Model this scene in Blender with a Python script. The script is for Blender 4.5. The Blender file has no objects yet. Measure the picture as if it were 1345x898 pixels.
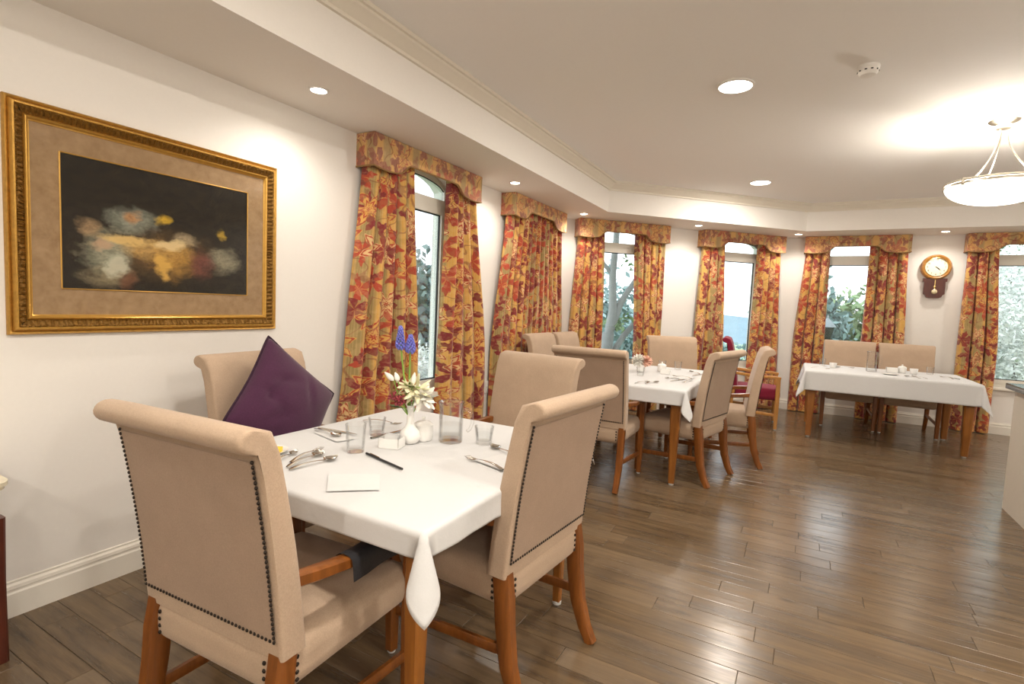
import bpy, bmesh, math, random
from mathutils import Vector, Matrix
PI = math.pi
S = bpy.context.scene
COL = S.collection
rnd = random.Random(7)

# ------------------------------------------------------------------ camera
def rot_cam(yaw, pitch, roll):
    return (Matrix.Rotation(yaw, 3, 'Z') @ Matrix.Rotation(PI/2 - pitch, 3, 'X') @ Matrix.Rotation(roll, 3, 'Z'))
cam_d = bpy.data.cameras.new('camera')
cam = bpy.data.objects.new('camera', cam_d); COL.objects.link(cam)
cam_d.sensor_width = 36.0; cam_d.sensor_fit = 'HORIZONTAL'
cam_d.lens = 686.99/1345*36.0
cam_d.clip_start = 0.02; cam_d.clip_end = 800
M3 = rot_cam(math.radians(29.0066), math.radians(4.1658), math.radians(2.4538))
cam.matrix_world = Matrix.Translation((0, 0, 1.33)) @ M3.to_4x4()
S.camera = cam

# ------------------------------------------------------------------ sky, exposure
w = bpy.data.worlds.new('overcast_sky'); S.world = w; w.use_nodes = True
nt = w.node_tree; nt.nodes.clear()
wo = nt.nodes.new('ShaderNodeOutputWorld'); bg = nt.nodes.new('ShaderNodeBackground')
bg.inputs['Color'].default_value = (0.86, 0.93, 1.0, 1); bg.inputs['Strength'].default_value = 1.8
nt.links.new(bg.outputs[0], wo.inputs[0])
S.view_settings.view_transform = 'Standard'; S.view_settings.look = 'None'
S.view_settings.exposure = 1.2; S.view_settings.gamma = 1.0
S.view_settings.use_curve_mapping = False
try: S.cycles.use_denoising = True
except Exception: pass
DISC_W, SPOT_W, PEND_W = 13.0, 9.0, 14.0     # lamp strengths used by the lamp builders below
LAMP = (1.0, 0.92, 0.82)

# ------------------------------------------------------------------ material helpers
class NT:
    def __init__(s, name):
        s.m = bpy.data.materials.new(name); s.m.use_nodes = True
        s.t = s.m.node_tree; s.t.nodes.clear()
        s.out = s.t.nodes.new('ShaderNodeOutputMaterial')
    def n(s, typ, **kw):
        x = s.t.nodes.new(typ)
        for k, v in kw.items(): setattr(x, k, v)
        return x
    def put(s, sock, v):
        if hasattr(v, 'is_output'): s.t.links.new(v, sock)
        else:
            if hasattr(sock.default_value, '__len__') and len(sock.default_value) == 4 and len(v) == 3: v = (*v, 1)
            sock.default_value = v
    def math(s, op, a, b=None, c=None, clamp=False):
        x = s.n('ShaderNodeMath', operation=op, use_clamp=clamp)
        s.put(x.inputs[0], a)
        if b is not None: s.put(x.inputs[1], b)
        if c is not None: s.put(x.inputs[2], c)
        return x.outputs[0]
    def vec(s, op, a, b=None, scale=None):
        x = s.n('ShaderNodeVectorMath', operation=op); s.put(x.inputs[0], a)
        if b is not None: s.put(x.inputs[1], b)
        if scale is not None: s.put(x.inputs['Scale'], scale)
        return x.outputs['Value'] if op in ('LENGTH', 'DOT_PRODUCT', 'DISTANCE') else x.outputs[0]
    def mix(s, f, a, b):
        x = s.n('ShaderNodeMix', data_type='RGBA')
        s.put(x.inputs[0], f); s.put(x.inputs[6], a); s.put(x.inputs[7], b)
        return x.outputs[2]
    def noise(s, v, scale, detail=3, rough=.55, out=0):
        x = s.n('ShaderNodeTexNoise'); s.put(x.inputs['Vector'], v)
        x.inputs['Scale'].default_value = scale; x.inputs['Detail'].default_value = detail; x.inputs['Roughness'].default_value = rough
        return x.outputs[out]
    def rng(s, v, a, b, c=0., d=1.):
        x = s.n('ShaderNodeMapRange'); s.put(x.inputs[0], v)
        for i, q in enumerate((a, b, c, d)): s.put(x.inputs[i+1], q)
        return x.outputs[0]
    def coord(s, k='Object'): return s.n('ShaderNodeTexCoord').outputs[k]
    def scale(s, v, sc):
        x = s.n('ShaderNodeMapping'); s.put(x.inputs[0], v); x.inputs['Scale'].default_value = sc
        return x.outputs[0]
    def pbr(s, color, rough=.5, metal=0., bump=None, bstr=.2, bdist=.01, spec=.5, sheen=0., emis=None, estr=0.):
        p = s.n('ShaderNodeBsdfPrincipled')
        s.put(p.inputs['Base Color'], color); s.put(p.inputs['Roughness'], rough); s.put(p.inputs['Metallic'], metal)
        p.inputs['Specular IOR Level'].default_value = spec
        p.inputs['Sheen Weight'].default_value = sheen
        if emis is not None:
            s.put(p.inputs['Emission Color'], emis); p.inputs['Emission Strength'].default_value = estr
        if bump is not None:
            b = s.n('ShaderNodeBump'); b.inputs['Strength'].default_value = bstr; b.inputs['Distance'].default_value = bdist
            s.put(b.inputs['Height'], bump); s.t.links.new(b.outputs[0], p.inputs['Normal'])
        s.t.links.new(p.outputs[0], s.out.inputs[0])
        return s.m
def simple(name, c, rough=.5, metal=0., nscale=0, namt=.15, bstr=.1, **kw):
    t = NT(name)
    if nscale:
        f = t.noise(t.coord(), nscale, 4)
        col = t.mix(f, tuple(x*(1-namt) for x in c), tuple(min(1, x*(1+namt)) for x in c))
        return t.pbr(col, rough, metal, bump=f, bstr=bstr, bdist=.003, **kw)
    return t.pbr(c, rough, metal, **kw)
def glass_mat(name, tint=(.97, .985, .98), base=.06, edge=.55):
    t = NT(name); tr = t.n('ShaderNodeBsdfTransparent'); t.put(tr.inputs[0], tint)
    gl = t.n('ShaderNodeBsdfGlossy'); gl.inputs['Roughness'].default_value = .03
    lw = t.n('ShaderNodeLayerWeight'); lw.inputs[0].default_value = .25
    f = t.rng(lw.outputs['Fresnel'], 0, 1, base, edge)
    mx = t.n('ShaderNodeMixShader'); t.put(mx.inputs[0], f)
    t.t.links.new(tr.outputs[0], mx.inputs[1]); t.t.links.new(gl.outputs[0], mx.inputs[2])
    t.t.links.new(mx.outputs[0], t.out.inputs[0]); return t.m
def emit_mat(name, c, s):
    t = NT(name); e = t.n('ShaderNodeEmission'); t.put(e.inputs[0], c); e.inputs[1].default_value = s
    t.t.links.new(e.outputs[0], t.out.inputs[0]); return t.m

def wood_mat(name, dark, light, rough=.35, axis=(18, 18, 1.6)):
    t = NT(name); v = t.scale(t.coord(), axis)
    f = t.noise(v, 2.2, 5, .6)
    col = t.mix(t.rng(f, .3, .7), dark, light)
    return t.pbr(col, rough, bump=f, bstr=.08, bdist=.002)
def fabric_mat(name, c, amt=.13, scale=260, sheen=.15):
    t = NT(name); o = t.coord()
    f = t.noise(o, scale, 2, .7); g = t.noise(o, 9, 3)
    k = t.math('ADD', t.math('MULTIPLY', f, .65), t.math('MULTIPLY', g, .35))
    col = t.mix(t.rng(k, .3, .7), tuple(x*(1-amt) for x in c), tuple(min(1, x*(1+amt)) for x in c))
    return t.pbr(col, .85, bump=f, bstr=.25, bdist=.0015, sheen=sheen, spec=.2)

def floor_mat():
    t = NT('grey_brown_vinyl_plank'); P = t.n('ShaderNodeNewGeometry').outputs['Position']
    a = t.n('ShaderNodeAttribute', attribute_name='tone'); tone = a.outputs['Fac']
    off = t.n('ShaderNodeCombineXYZ'); t.put(off.inputs[0], t.math('MULTIPLY', tone, 37.)); t.put(off.inputs[2], t.math('MULTIPLY', tone, 11.))
    v = t.vec('ADD', P, off.outputs[0])
    g1 = t.noise(t.scale(v, (2.2, 26, 1)), 1.0, 6, .62)
    g2 = t.noise(t.scale(v, (1.5, 5.5, 1)), 1.2, 4, .6)
    g3 = t.noise(t.scale(v, (6, 140, 1)), 1.0, 2, .5)
    col = t.mix(t.rng(g1, .32, .68), (.058, .035, .016), (.185, .119, .060))
    col = t.mix(t.math('MULTIPLY', t.rng(g2, .52, .75), .6), col, (.085, .064, .046))
    col = t.mix(t.math('MULTIPLY', t.rng(g3, .45, .75), .3), col, (.09, .062, .036))
    col = t.mix(t.math('MULTIPLY', tone, .35), col, (.25, .18, .115))
    kn = t.n('ShaderNodeTexVoronoi'); t.put(kn.inputs['Vector'], t.scale(v, (1.6, 5, 1))); kn.inputs['Scale'].default_value = 1.0
    col = t.mix(t.math('MULTIPLY', t.rng(kn.outputs['Distance'], .09, .02), .7), col, (.05, .035, .02))
    h = t.math('ADD', g1, t.math('MULTIPLY', g3, .7))
    return t.pbr(col, t.rng(g1, .3, .7, .30, .17), bump=h, bstr=.12, bdist=.004, spec=.55)

def floral_mat(name='floral_curtain_fabric', pale=0.):
    t = NT(name)
    uv = t.n('ShaderNodeUVMap'); uv.uv_map = 'UVMap'; uv = uv.outputs[0]
    wp = t.vec('SUBTRACT', t.noise(uv, 7, 2, .5, out=1), (.5, .5, .5))
    p = t.vec('ADD', uv, t.vec('SCALE', wp, scale=.05))
    sx = t.n('ShaderNodeSeparateXYZ'); t.put(sx.inputs[0], uv); u = sx.outputs[0]
    st = t.math('SINE', t.math('MULTIPLY', u, 42.)); st2 = t.math('SINE', t.math('MULTIPLY', u, 420.))
    GOLD, OLIVE, RED, CRIM, CREAM = (.66, .37, .09), (.33, .235, .09), (.44, .065, .034), (.23, .032, .032), (.74, .50, .24)
    if pale:  # lifts the whole palette to paint in the downlight on the pelmets
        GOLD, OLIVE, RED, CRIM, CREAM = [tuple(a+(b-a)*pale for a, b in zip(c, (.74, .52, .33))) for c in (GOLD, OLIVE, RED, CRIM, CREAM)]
    col = t.mix(t.rng(st, -.45, .45), OLIVE, GOLD)
    col = t.mix(t.math('MULTIPLY', t.rng(st2, .2, .9), .25), col, CREAM)
    def layer(scale, offx, n, R, jag, jit=.75):
        q = t.vec('ADD', t.vec('MULTIPLY', p, (scale, scale*.8, 0)), (offx, offx*1.7, 0))
        v = t.n('ShaderNodeTexVoronoi', voronoi_dimensions='2D'); v.inputs['Scale'].default_value = 1; v.inputs['Randomness'].default_value = jit
        t.put(v.inputs['Vector'], q)
        d = t.vec('SUBTRACT', q, v.outputs['Position'])
        s = t.n('ShaderNodeSeparateXYZ'); t.put(s.inputs[0], d)
        c = t.n('ShaderNodeSeparateColor'); t.put(c.inputs[0], v.outputs['Color'])
        r = t.math('SQRT', t.math('ADD', t.math('MULTIPLY', s.outputs[0], s.outputs[0]), t.math('MULTIPLY', s.outputs[1], s.outputs[1])))
        a = t.math('ADD', t.math('ARCTAN2', s.outputs[1], s.outputs[0]), t.math('MULTIPLY', c.outputs[0], 6.28))
        pet = t.math('ADD', .66, t.math('MULTIPLY', t.math('COSINE', t.math('MULTIPLY', a, float(n))), .30))
        pet = t.math('ADD', pet, t.math('MULTIPLY', t.math('COSINE', t.math('MULTIPLY', a, float(n*4))), jag))
        pet = t.math('MULTIPLY', pet, t.rng(c.outputs[1], 0, 1, R*.8, R*1.15))
        k = t.math('DIVIDE', r, pet)
        vein = t.math('ABSOLUTE', t.math('SINE', t.math('MULTIPLY', a, n/2.)))
        return k, vein, c.outputs[2]
    # big red leaves
    k, ve, rr = layer(5.0, 0.3, 5, .56, .07)
    leafc = t.mix(t.rng(rr, .35, .65), RED, CRIM)
    m1 = t.rng(k, 1.0, .93)
    col = t.mix(m1, col, leafc)
    col = t.mix(t.math('MULTIPLY', t.math('MULTIPLY', t.rng(ve, .93, .99), m1), .55), col, GOLD)
    # cream gold blooms with rings
    k2, ve2, r2 = layer(4.2, 4.7, 6, .46, .05)
    m2 = t.rng(k2, 1.0, .94)
    bloom = t.mix(t.rng(t.math('SINE', t.math('MULTIPLY', k2, 17.)), .2, .5), t.mix(t.rng(r2, .4, .6), CREAM, GOLD), RED)
    col = t.mix(t.math('MULTIPLY', m2, .95), col, bloom)
    # small crimson leaves
    k3, ve3, r3 = layer(9.0, 9.1, 3, .44, .05)
    pick = t.rng(r3, .45, .5)
    col = t.mix(t.math('MULTIPLY', t.rng(k3, 1.0, .9), pick), col, CRIM)
    # vines
    nv = t.noise(p, 5.5, 1, .4)
    vine = t.rng(t.math('ABSOLUTE', t.math('SUBTRACT', nv, .5)), .016, .009)
    col = t.mix(t.math('MULTIPLY', vine, .6), col, (.24, .07, .04))
    dm = t.noise(p, 16, 3, .6)
    col = t.mix(t.math('MULTIPLY', t.rng(dm, .52, .58), .18), col, CREAM)
    col = t.mix(t.math('MULTIPLY', t.rng(dm, .46, .40), .20), col, OLIVE)
    f = t.noise(uv, 420, 2)
    return t.pbr(col, .75, bump=f, bstr=.15, bdist=.001, sheen=.2, spec=.25)

def art_mat():
    # a plain abstract print: dark umber ground with amber and cream patches
    t = NT('abstract_print'); g = t.coord('UV'); wp = t.vec('SUBTRACT', t.noise(g, 5, 4, .6, out=1), (.5, .5, .5))
    p = t.vec('ADD', g, t.vec('SCALE', wp, scale=.16)); f = t.noise(g, 14, 5, .65)
    col = t.mix(t.rng(f, .3, .7), (.006, .0045, .0025), (.035, .024, .012))
    def blob(cx, cy, rx, ry, c, amt=1., soft=.55):
        nonlocal col
        d = t.vec('LENGTH', t.vec('MULTIPLY', t.vec('SUBTRACT', p, (cx, cy, 0)), (1/rx, 1/ry, 0)))
        col = t.mix(t.math('MULTIPLY', t.rng(t.math('ADD', d, t.math('MULTIPLY', t.math('SUBTRACT', f, .5), 1.1)), 1.0, soft), amt), col, c)
    blob(.45, .32, .42, .26, (.16, .09, .03), .9, .2)
    blob(.40, .36, .30, .10, (.62, .38, .12), .9, .3)
    blob(.56, .28, .16, .18, (.55, .30, .06), .8, .2)
    blob(.20, .30, .14, .24, (.45, .46, .33), .7, .3)
    blob(.32, .58, .16, .12, (.42, .44, .34), .7, .3)
    blob(.12, .48, .07, .09, (.50, .33, .17), .7, .3)
    blob(.33, .60, .05, .06, (.55, .25, .08), .8, .3)
    blob(.47, .62, .055, .06, (.72, .45, .03), .9, .3)
    blob(.82, .56, .04, .05, (.65, .42, .04), .8, .3)
    blob(.84, .32, .12, .16, (.42, .38, .25), .7, .3)
    blob(.70, .26, .09, .16, (.20, .06, .045), .8, .3)
    blob(.60, .45, .10, .08, (.62, .50, .30), .6, .3)
    blob(.20, .10, .16, .10, (.40, .32, .18), .6, .3)
    blob(.30, .08, .06, .10, (.20, .07, .03), .7, .3)
    st = t.noise(t.vec('MULTIPLY', p, (1, 1, 1)), 42, 4, .7)
    col = t.mix(t.rng(st, .38, .62, 0, .45), col, t.mix(.75, col, (0, 0, 0)))
    blob(.30, .42, .16, .05, (.80, .55, .20), .8, .5); blob(.52, .40, .10, .05, (.80, .62, .32), .8, .5); blob(.48, .22, .05, .12, (.75, .45, .10), .8, .5)
    blob(.24, .20, .06, .12, (.66, .64, .48), .7, .5); blob(.17, .36, .05, .06, (.55, .36, .22), .8, .5)
    return t.pbr(col, .6, spec=.2)

M = {}
M['wall'] = simple('warm_white_paint', (.84, .81, .765), .7, nscale=60, namt=.02, bstr=.03)
M['ceil'] = simple('ceiling_paint', (.88, .87, .85), .8, nscale=40, namt=.015, bstr=.02)
M['trim'] = simple('gloss_trim_paint', (.80, .76, .68), .4, nscale=30, namt=.02, bstr=.02)
M['cornice'] = simple('cornice_paint', (.76, .71, .61), .5, nscale=30, namt=.02, bstr=.02)
M['frame'] = simple('window_frame_paint', (.80, .77, .69), .4, nscale=40, namt=.03, bstr=.02)
M['gasket'] = simple('black_rubber', (.02, .02, .02), .6)
M['glass'] = glass_mat('window_glass', (.96, .985, .98), .03, .5)
M['tumbler'] = glass_mat('drinking_glass', (.992, .996, .996), .025, .5)
M['water'] = glass_mat('water', (.99, .995, .995), .02, .3)
M['floor'] = floor_mat()
M['subfloor'] = simple('dark_joint', (.035, .025, .016), .9, nscale=30)
M['floral'] = floral_mat()
M['floral_lit'] = floral_mat('floral_fabric_lit', .22)  # same curtain fabric, its colours lightened as if lit by the downlights
M['piping'] = simple('cord_piping', (.30, .17, .06), .7, nscale=200)
M['beige'] = fabric_mat('beige_upholstery', (.47, .345, .245))
M['beige_back'] = fabric_mat('beige_back_panel', (.37, .262, .188))
M['wood'] = wood_mat('honey_beech', (.15, .046, .008), (.27, .088, .016), .3)
M['tablewood'] = wood_mat('table_oak', (.215, .073, .011), (.35, .13, .021), .35)
M['goldwood'] = wood_mat('golden_arm_wood', (.40, .17, .035), (.55, .27, .07), .3)
M['nail'] = simple('bronze_nailhead', (.035, .026, .02), .4, .7, nscale=80)
M['glide'] = simple('white_nylon', (.7, .7, .68), .5, nscale=60)
M['sleeve'] = simple('black_vinyl', (.02, .02, .023), .45, nscale=90, namt=.3, bstr=.3)
M['purple'] = fabric_mat('plum_cushion_velvet', (.062, .016, .046), .25, 180, .25)
M['purple_pipe'] = fabric_mat('plum_piping', (.03, .008, .024), .2)
M['red'] = fabric_mat('crimson_upholstery', (.21, .012, .035), .15)
tt = NT('white_linen'); _o = tt.coord(); _f = tt.noise(_o, 300, 2); _g = tt.noise(_o, 7, 4, .55)
M['cloth'] = tt.pbr(tt.mix(_f, (.615, .614, .612), (.665, .664, .662)), .85, bump=tt.math('ADD', tt.math('MULTIPLY', _f, .04), _g), bstr=.35, bdist=.012, spec=.2)
M['paper'] = simple('white_paper', (.67, .668, .66), .8, nscale=50, namt=.02)
M['steel'] = simple('polished_steel', (.62, .58, .52), .18, 1.0, nscale=30, namt=.05, bstr=.01)
M['nickel'] = simple('brushed_nickel', (.60, .55, .46), .3, 1.0, nscale=120, namt=.1, bstr=.03)
M['china'] = simple('white_china', (.86, .85, .82), .15, nscale=20, namt=.02, bstr=.01)
M['plastic'] = simple('white_plastic', (.82, .80, .76), .35, nscale=40, namt=.02)
M['hole'] = simple('dark_slot', (.02, .02, .02), .6)
M['butter'] = simple('yellow_butter', (.85, .55, .02), .4, nscale=40)
M['pen'] = simple('black_lacquer', (.015, .015, .017), .3, nscale=60)
M['gold'] = simple('gilt', (.47, .26, .055), .36, .7, nscale=70, namt=.35, bstr=.35)
M['gold_dark'] = simple('antique_gilt', (.20, .10, .016), .4, .6, nscale=110, namt=.6, bstr=.6)
M['gold_bright'] = simple('bright_gilt', (.62, .36, .08), .28, .7, nscale=50, namt=.15)
tt = NT('mottled_mat_board'); _f = tt.noise(tt.coord(), 22, 5, .65)
M['mat'] = tt.pbr(tt.mix(tt.rng(_f, .3, .7), (.29, .175, .078), (.43, .285, .15)), .8)
M['art'] = art_mat()
M['oak'] = wood_mat('clock_oak', (.28, .115, .02), (.48, .23, .05), .3, (8, 8, 8))
M['mahog'] = wood_mat('dark_red_wood', (.06, .012, .007), (.11, .026, .013), .3)
M['brass'] = simple('brass', (.7, .5, .2), .25, 1.0, nscale=40)
M['dial'] = simple('cream_dial', (.82, .77, .60), .5, nscale=15, namt=.04)
M['ink'] = simple('dark_ink', (.03, .025, .02), .5)
M['marble'] = simple('cream_marble', (.72, .66, .50), .2, nscale=9, namt=.15)
M['counter'] = simple('beige_laminate', (.62, .56, .47), .5, nscale=30, namt=.03)
M['granite'] = simple('dark_green_granite', (.018, .022, .02), .2, nscale=120, namt=.8)
M['disc'] = emit_mat('lit_diffuser', (1, .95, .86), 9.0)
M['spotlens'] = emit_mat('lit_lens', (1, .90, .74), 14.0)
t_ = NT('frosted_glass_bowl')
M['bowl'] = t_.pbr((.85, .82, .74), .35, emis=(1, .96, .86), estr=1.15)
M['leaf'] = simple('leaf_green', (.10, .22, .06), .5, nscale=30, namt=.3)
M['stemg'] = simple('stem_green', (.22, .38, .06), .5, nscale=30, namt=.2)
M['blue'] = simple('blue_petal', (.16, .17, .58), .6, nscale=60, namt=.4)
M['cream_petal'] = simple('cream_petal', (.80, .76, .52), .6, nscale=60, namt=.12)
M['white_petal'] = simple('white_petal', (.85, .83, .76), .6, nscale=60, namt=.08)
M['berry'] = simple('berry_red', (.25, .03, .04), .5, nscale=80, namt=.4)
M['pink_petal'] = simple('pink_petal', (.84, .50, .38), .6, nscale=40, namt=.25)
M['grass'] = simple('garden_lawn', (.20, .27, .13), .9, nscale=2, namt=.4)
M['hill'] = simple('hazy_hillside', (.15, .21, .24), 1., nscale=.08, namt=.2)
def leafy(name, a, b):
    t = NT(name); r = t.n('ShaderNodeNewGeometry').outputs['Random Per Island']
    return t.pbr(t.mix(r, a, b), .8, spec=.15)
M['fol_dark'] = leafy('conifer_leaves', (.08, .14, .12), (.17, .24, .20))
M['fol_mid'] = leafy('broad_leaves', (.13, .21, .10), (.27, .34, .19))
M['fol_blue'] = leafy('grey_green_leaves', (.12, .19, .18), (.23, .31, .30))
M['blossom'] = leafy('white_blossom_petals', (.62, .65, .61), (.86, .87, .85))
M['bark'] = simple('pale_bark', (.22, .22, .215), .9, nscale=8, namt=.25, bstr=.4)
M['lampgrey'] = simple('grey_lamp_metal', (.16, .18, .19), .5, nscale=20)
M['rooftile'] = simple('grey_roof_tiles', (.34, .32, .32), .8, nscale=6, namt=.2)
M['render_wall'] = simple('white_rendered_wall', (.75, .74, .72), .9, nscale=4, namt=.05)

# ------------------------------------------------------------------ object helpers
def link(o): COL.objects.link(o); return o
def empty(name, loc=(0, 0, 0), rz=0., label=None, cat=None, group=None, kind=None):
    o = bpy.data.objects.new(name, None); link(o); o.location = loc; o.rotation_euler = (0, 0, rz)
    o.empty_display_size = .05
    tag(o, label, cat, group, kind); return o
def tag(o, label=None, cat=None, group=None, kind=None):
    if label: o['label'] = label
    if cat: o['category'] = cat
    if group: o['group'] = group
    if kind: o['kind'] = kind
    return o
def copy_tree(o, parent=None):
    c = o.copy(); COL.objects.link(c)
    if parent is not None: c.parent = parent
    for ch in list(o.children): copy_tree(ch, c)
    return c

class MB:
    def __init__(s): s.v = []; s.f = []; s.uv = None; s.tone = None
    def add(s, vs, fs):
        b = len(s.v); s.v += [tuple(x) for x in vs]; s.f += [tuple(b+i for i in f) for f in fs]; return s
    def box(s, x0, x1, y0, y1, z0, z1):
        return s.add([(x0,y0,z0),(x1,y0,z0),(x1,y1,z0),(x0,y1,z0),(x0,y0,z1),(x1,y0,z1),(x1,y1,z1),(x0,y1,z1)],
                     [(0,3,2,1),(4,5,6,7),(0,1,5,4),(1,2,6,5),(2,3,7,6),(3,0,4,7)])
    def cbox(s, x0, x1, y0, y1, z0, z1, r=.004):
        # box with chamfered edges
        bm = bmesh.new(); bmesh.ops.create_cube(bm, size=1)
        for v in bm.verts:
            v.co = Vector(((x0+x1)/2+v.co.x*(x1-x0), (y0+y1)/2+v.co.y*(y1-y0), (z0+z1)/2+v.co.z*(z1-z0)))
        bmesh.ops.bevel(bm, geom=bm.edges[:], offset=r, segments=2, affect='EDGES', profile=.6)
        return s.bm(bm)
    def bm(s, bm, mat=None):
        bm.verts.index_update()
        vs = [(mat @ v.co) if mat else v.co.copy() for v in bm.verts]; fs = [[v.index for v in f.verts] for f in bm.faces]
        bm.free(); return s.add(vs, fs)
    def grid(s, rows, closed_u=False, closed_v=False):
        nr, nc = len(rows), len(rows[0]); vs = [p for r in rows for p in r]; fs = []
        for i in range(nr if closed_v else nr-1):
            for j in range(nc if closed_u else nc-1):
                i2, j2 = (i+1) % nr, (j+1) % nc
                fs.append((i*nc+j, i*nc+j2, i2*nc+j2, i2*nc+j))
        return s.add(vs, fs)
    def lathe(s, prof, n=24, c=(0,0,0), cap=True):
        rows = [[(c[0]+r*math.cos(2*PI*k/n), c[1]+r*math.sin(2*PI*k/n), c[2]+z) for k in range(n)] for r, z in prof]
        b = len(s.v); s.grid(rows, closed_u=True)
        if cap:
            if prof[0][0] > 1e-6: s.f.append(tuple(b+k for k in reversed(range(n))))
            if prof[-1][0] > 1e-6: s.f.append(tuple(b+(len(prof)-1)*n+k for k in range(n)))
        return s
    def tube(s, pts, r, n=8, cap=True, flat=None):
        pts = [Vector(p) for p in pts]; rows = []; up = None
        rs = r if hasattr(r, '__len__') else [r]*len(pts)
        for i, p in enumerate(pts):
            d = (pts[min(i+1, len(pts)-1)] - pts[max(i-1, 0)]).normalized()
            if up is None:
                up = Vector((0,0,1)) if abs(d.z) < .9 else Vector((1,0,0))
            a = d.cross(up).normalized(); b = a.cross(d).normalized(); up = b
            fx, fy = (1, 1) if flat is None else flat
            rows.append([p + a*(rs[i]*fx*math.cos(2*PI*k/n)) + b*(rs[i]*fy*math.sin(2*PI*k/n)) for k in range(n)])
        b0 = len(s.v); s.grid(rows, closed_u=True)
        if cap:
            s.f.append(tuple(b0+k for k in reversed(range(n)))); s.f.append(tuple(b0+(len(rows)-1)*n+k for k in range(n)))
        return s
    def bar(s, pts, ws, hs, side=(1,0,0)):
        # square bar through pts; ws along 'side', hs across
        pts = [Vector(p) for p in pts]; sd = Vector(side).normalized(); rows = []
        for i, p in enumerate(pts):
            d = (pts[min(i+1, len(pts)-1)] - pts[max(i-1, 0)]).normalized()
            c = d.cross(sd).normalized(); W = ws[i]/2; H = hs[i]/2; q = .28
            rows.append([p+sd*(W*a)+c*(H*b) for a, b in ((-1,-1+q),(-1+q,-1),(1-q,-1),(1,-1+q),(1,1-q),(1-q,1),(-1+q,1),(-1,1-q))])
        b0 = len(s.v); s.grid(rows, closed_u=True); n = 8
        s.f.append(tuple(b0+k for k in reversed(range(n)))); s.f.append(tuple(b0+(len(rows)-1)*n+k for k in range(n)))
        return s
    def ball(s, c, r, seg=8, ring=6, sc=(1,1,1)):
        rows = [[(c[0]+sc[0]*r*math.sin(PI*i/ring)*math.cos(2*PI*k/seg), c[1]+sc[1]*r*math.sin(PI*i/ring)*math.sin(2*PI*k/seg), c[2]+sc[2]*r*math.cos(PI*i/ring)) for k in range(seg)] for i in range(ring+1)]
        return s.grid(rows, closed_u=True)
    def prism(s, poly, z0, z1):
        n = len(poly)
        return s.add([(x,y,z0) for x,y in poly]+[(x,y,z1) for x,y in poly], [tuple(reversed(range(n))), tuple(range(n,2*n))]+[(i,(i+1)%n,n+(i+1)%n,n+i) for i in range(n)])
    def mesh(s, name, mat, smooth=35, weld=True):
        me = bpy.data.meshes.new(name); me.from_pydata(s.v, [], s.f)
        if s.uv: 
            uvl = me.uv_layers.new(name='UVMap')
            for l in me.loops: uvl.data[l.index].uv = s.uv[l.vertex_index]
        elif weld:
            bm = bmesh.new(); bm.from_mesh(me); bmesh.ops.remove_doubles(bm, verts=bm.verts, dist=1e-5)
            bmesh.ops.recalc_face_normals(bm, faces=bm.faces); bm.to_mesh(me); bm.free()
        if s.tone is not None:
            at = me.attributes.new('tone', 'FLOAT', 'POINT')
            for i, x in enumerate(s.tone): at.data[i].value = x
        me.materials.append(mat)
        if smooth:
            me.polygons.foreach_set('use_smooth', [True]*len(me.polygons))
            if smooth < 180: me.set_sharp_from_angle(angle=math.radians(smooth))
        me.update(); return me
    def build(s, name, mat, parent=None, smooth=35, kind=None, weld=True, loc=None, rot=None):
        o = bpy.data.objects.new(name, s.mesh(name, mat, smooth, weld)); link(o)
        if parent is not None: o.parent = parent
        if loc is not None: o.location = loc
        if rot is not None: o.rotation_euler = rot
        if kind: o['kind'] = kind
        return o

# ------------------------------------------------------------------ room numbers
XL, YF, XR, YB = -2.683, 8.388, 4.6, -3.2
KM = 8.718                       # corner wall: y - x = KM
HS, HC = 2.415, 2.75             # soffit and ceiling heights
C1 = (XL, KM+XL); C2 = (YF-KM, YF)
R2 = math.sqrt(2)
def wl(s, z=0.): return Vector((XL, s, z)), PI/2
def wm(s, z=0.): return Vector(((R2*s-KM)/2, (R2*s+KM)/2, z)), PI/4
def wf(s, z=0.): return Vector((s, YF, z)), 0.
# in a wall frame local +X runs along the wall, local +Y points outdoors, local -Y into the room
WW, ZSILL, ZSPR, ZPK, WT = .84, .57, 2.25, 2.37, .20
def arch(x0, x1, zs, zp, n=14):
    xm = (x0+x1)/2; hw = (x1-x0)/2
    return [(x0+(x1-x0)*i/n, zs+(zp-zs)*math.sqrt(max(0, 1-((x0+(x1-x0)*i/n-xm)/hw)**2*.999))**1.3) for i in range(n+1)]
def wall(name, at, s0, s1, openings, top=HC):
    base, rz = at(0.) ; mb = MB(); cur = s0
    def both(poly):
        n = len(poly); mb.add([(x, 0, z) for x, z in poly], [tuple(range(n))]); mb.add([(x, WT, z) for x, z in poly], [tuple(reversed(range(n)))])
    def rect(a, b, c, d):
        if b-a > 1e-5 and d-c > 1e-5: both([(a, c), (b, c), (b, d), (a, d)])
    for c in openings:
        a, b = c-WW/2, c+WW/2
        rect(cur, a, 0, top); rect(a, b, 0, ZSILL)
        ar = arch(a, b, ZSPR, ZPK)
        for (xa, za), (xb, zb) in zip(ar, ar[1:]): both([(xa, za), (xb, zb), (xb, top), (xa, top)])
        loop = [(a, ZSILL), (b, ZSILL)] + list(reversed(ar))
        n = len(loop)
        mb.add([(x, 0, z) for x, z in loop]+[(x, WT, z) for x, z in loop], [(i, n+i, n+(i+1) % n, (i+1) % n) for i in range(n)])
        cur = b
    rect(cur, s1, 0, top)
    o = mb.build(name, M['wall'], smooth=20, kind='structure', weld=False); o.location = base; o.rotation_euler = (0, 0, rz)
    return o
W1, W3, W4, W5, W6 = 3.265, 3.14, 4.945, .53, 2.265
wall('wall_left', wl, YB, C1[1], [W1])
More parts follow.
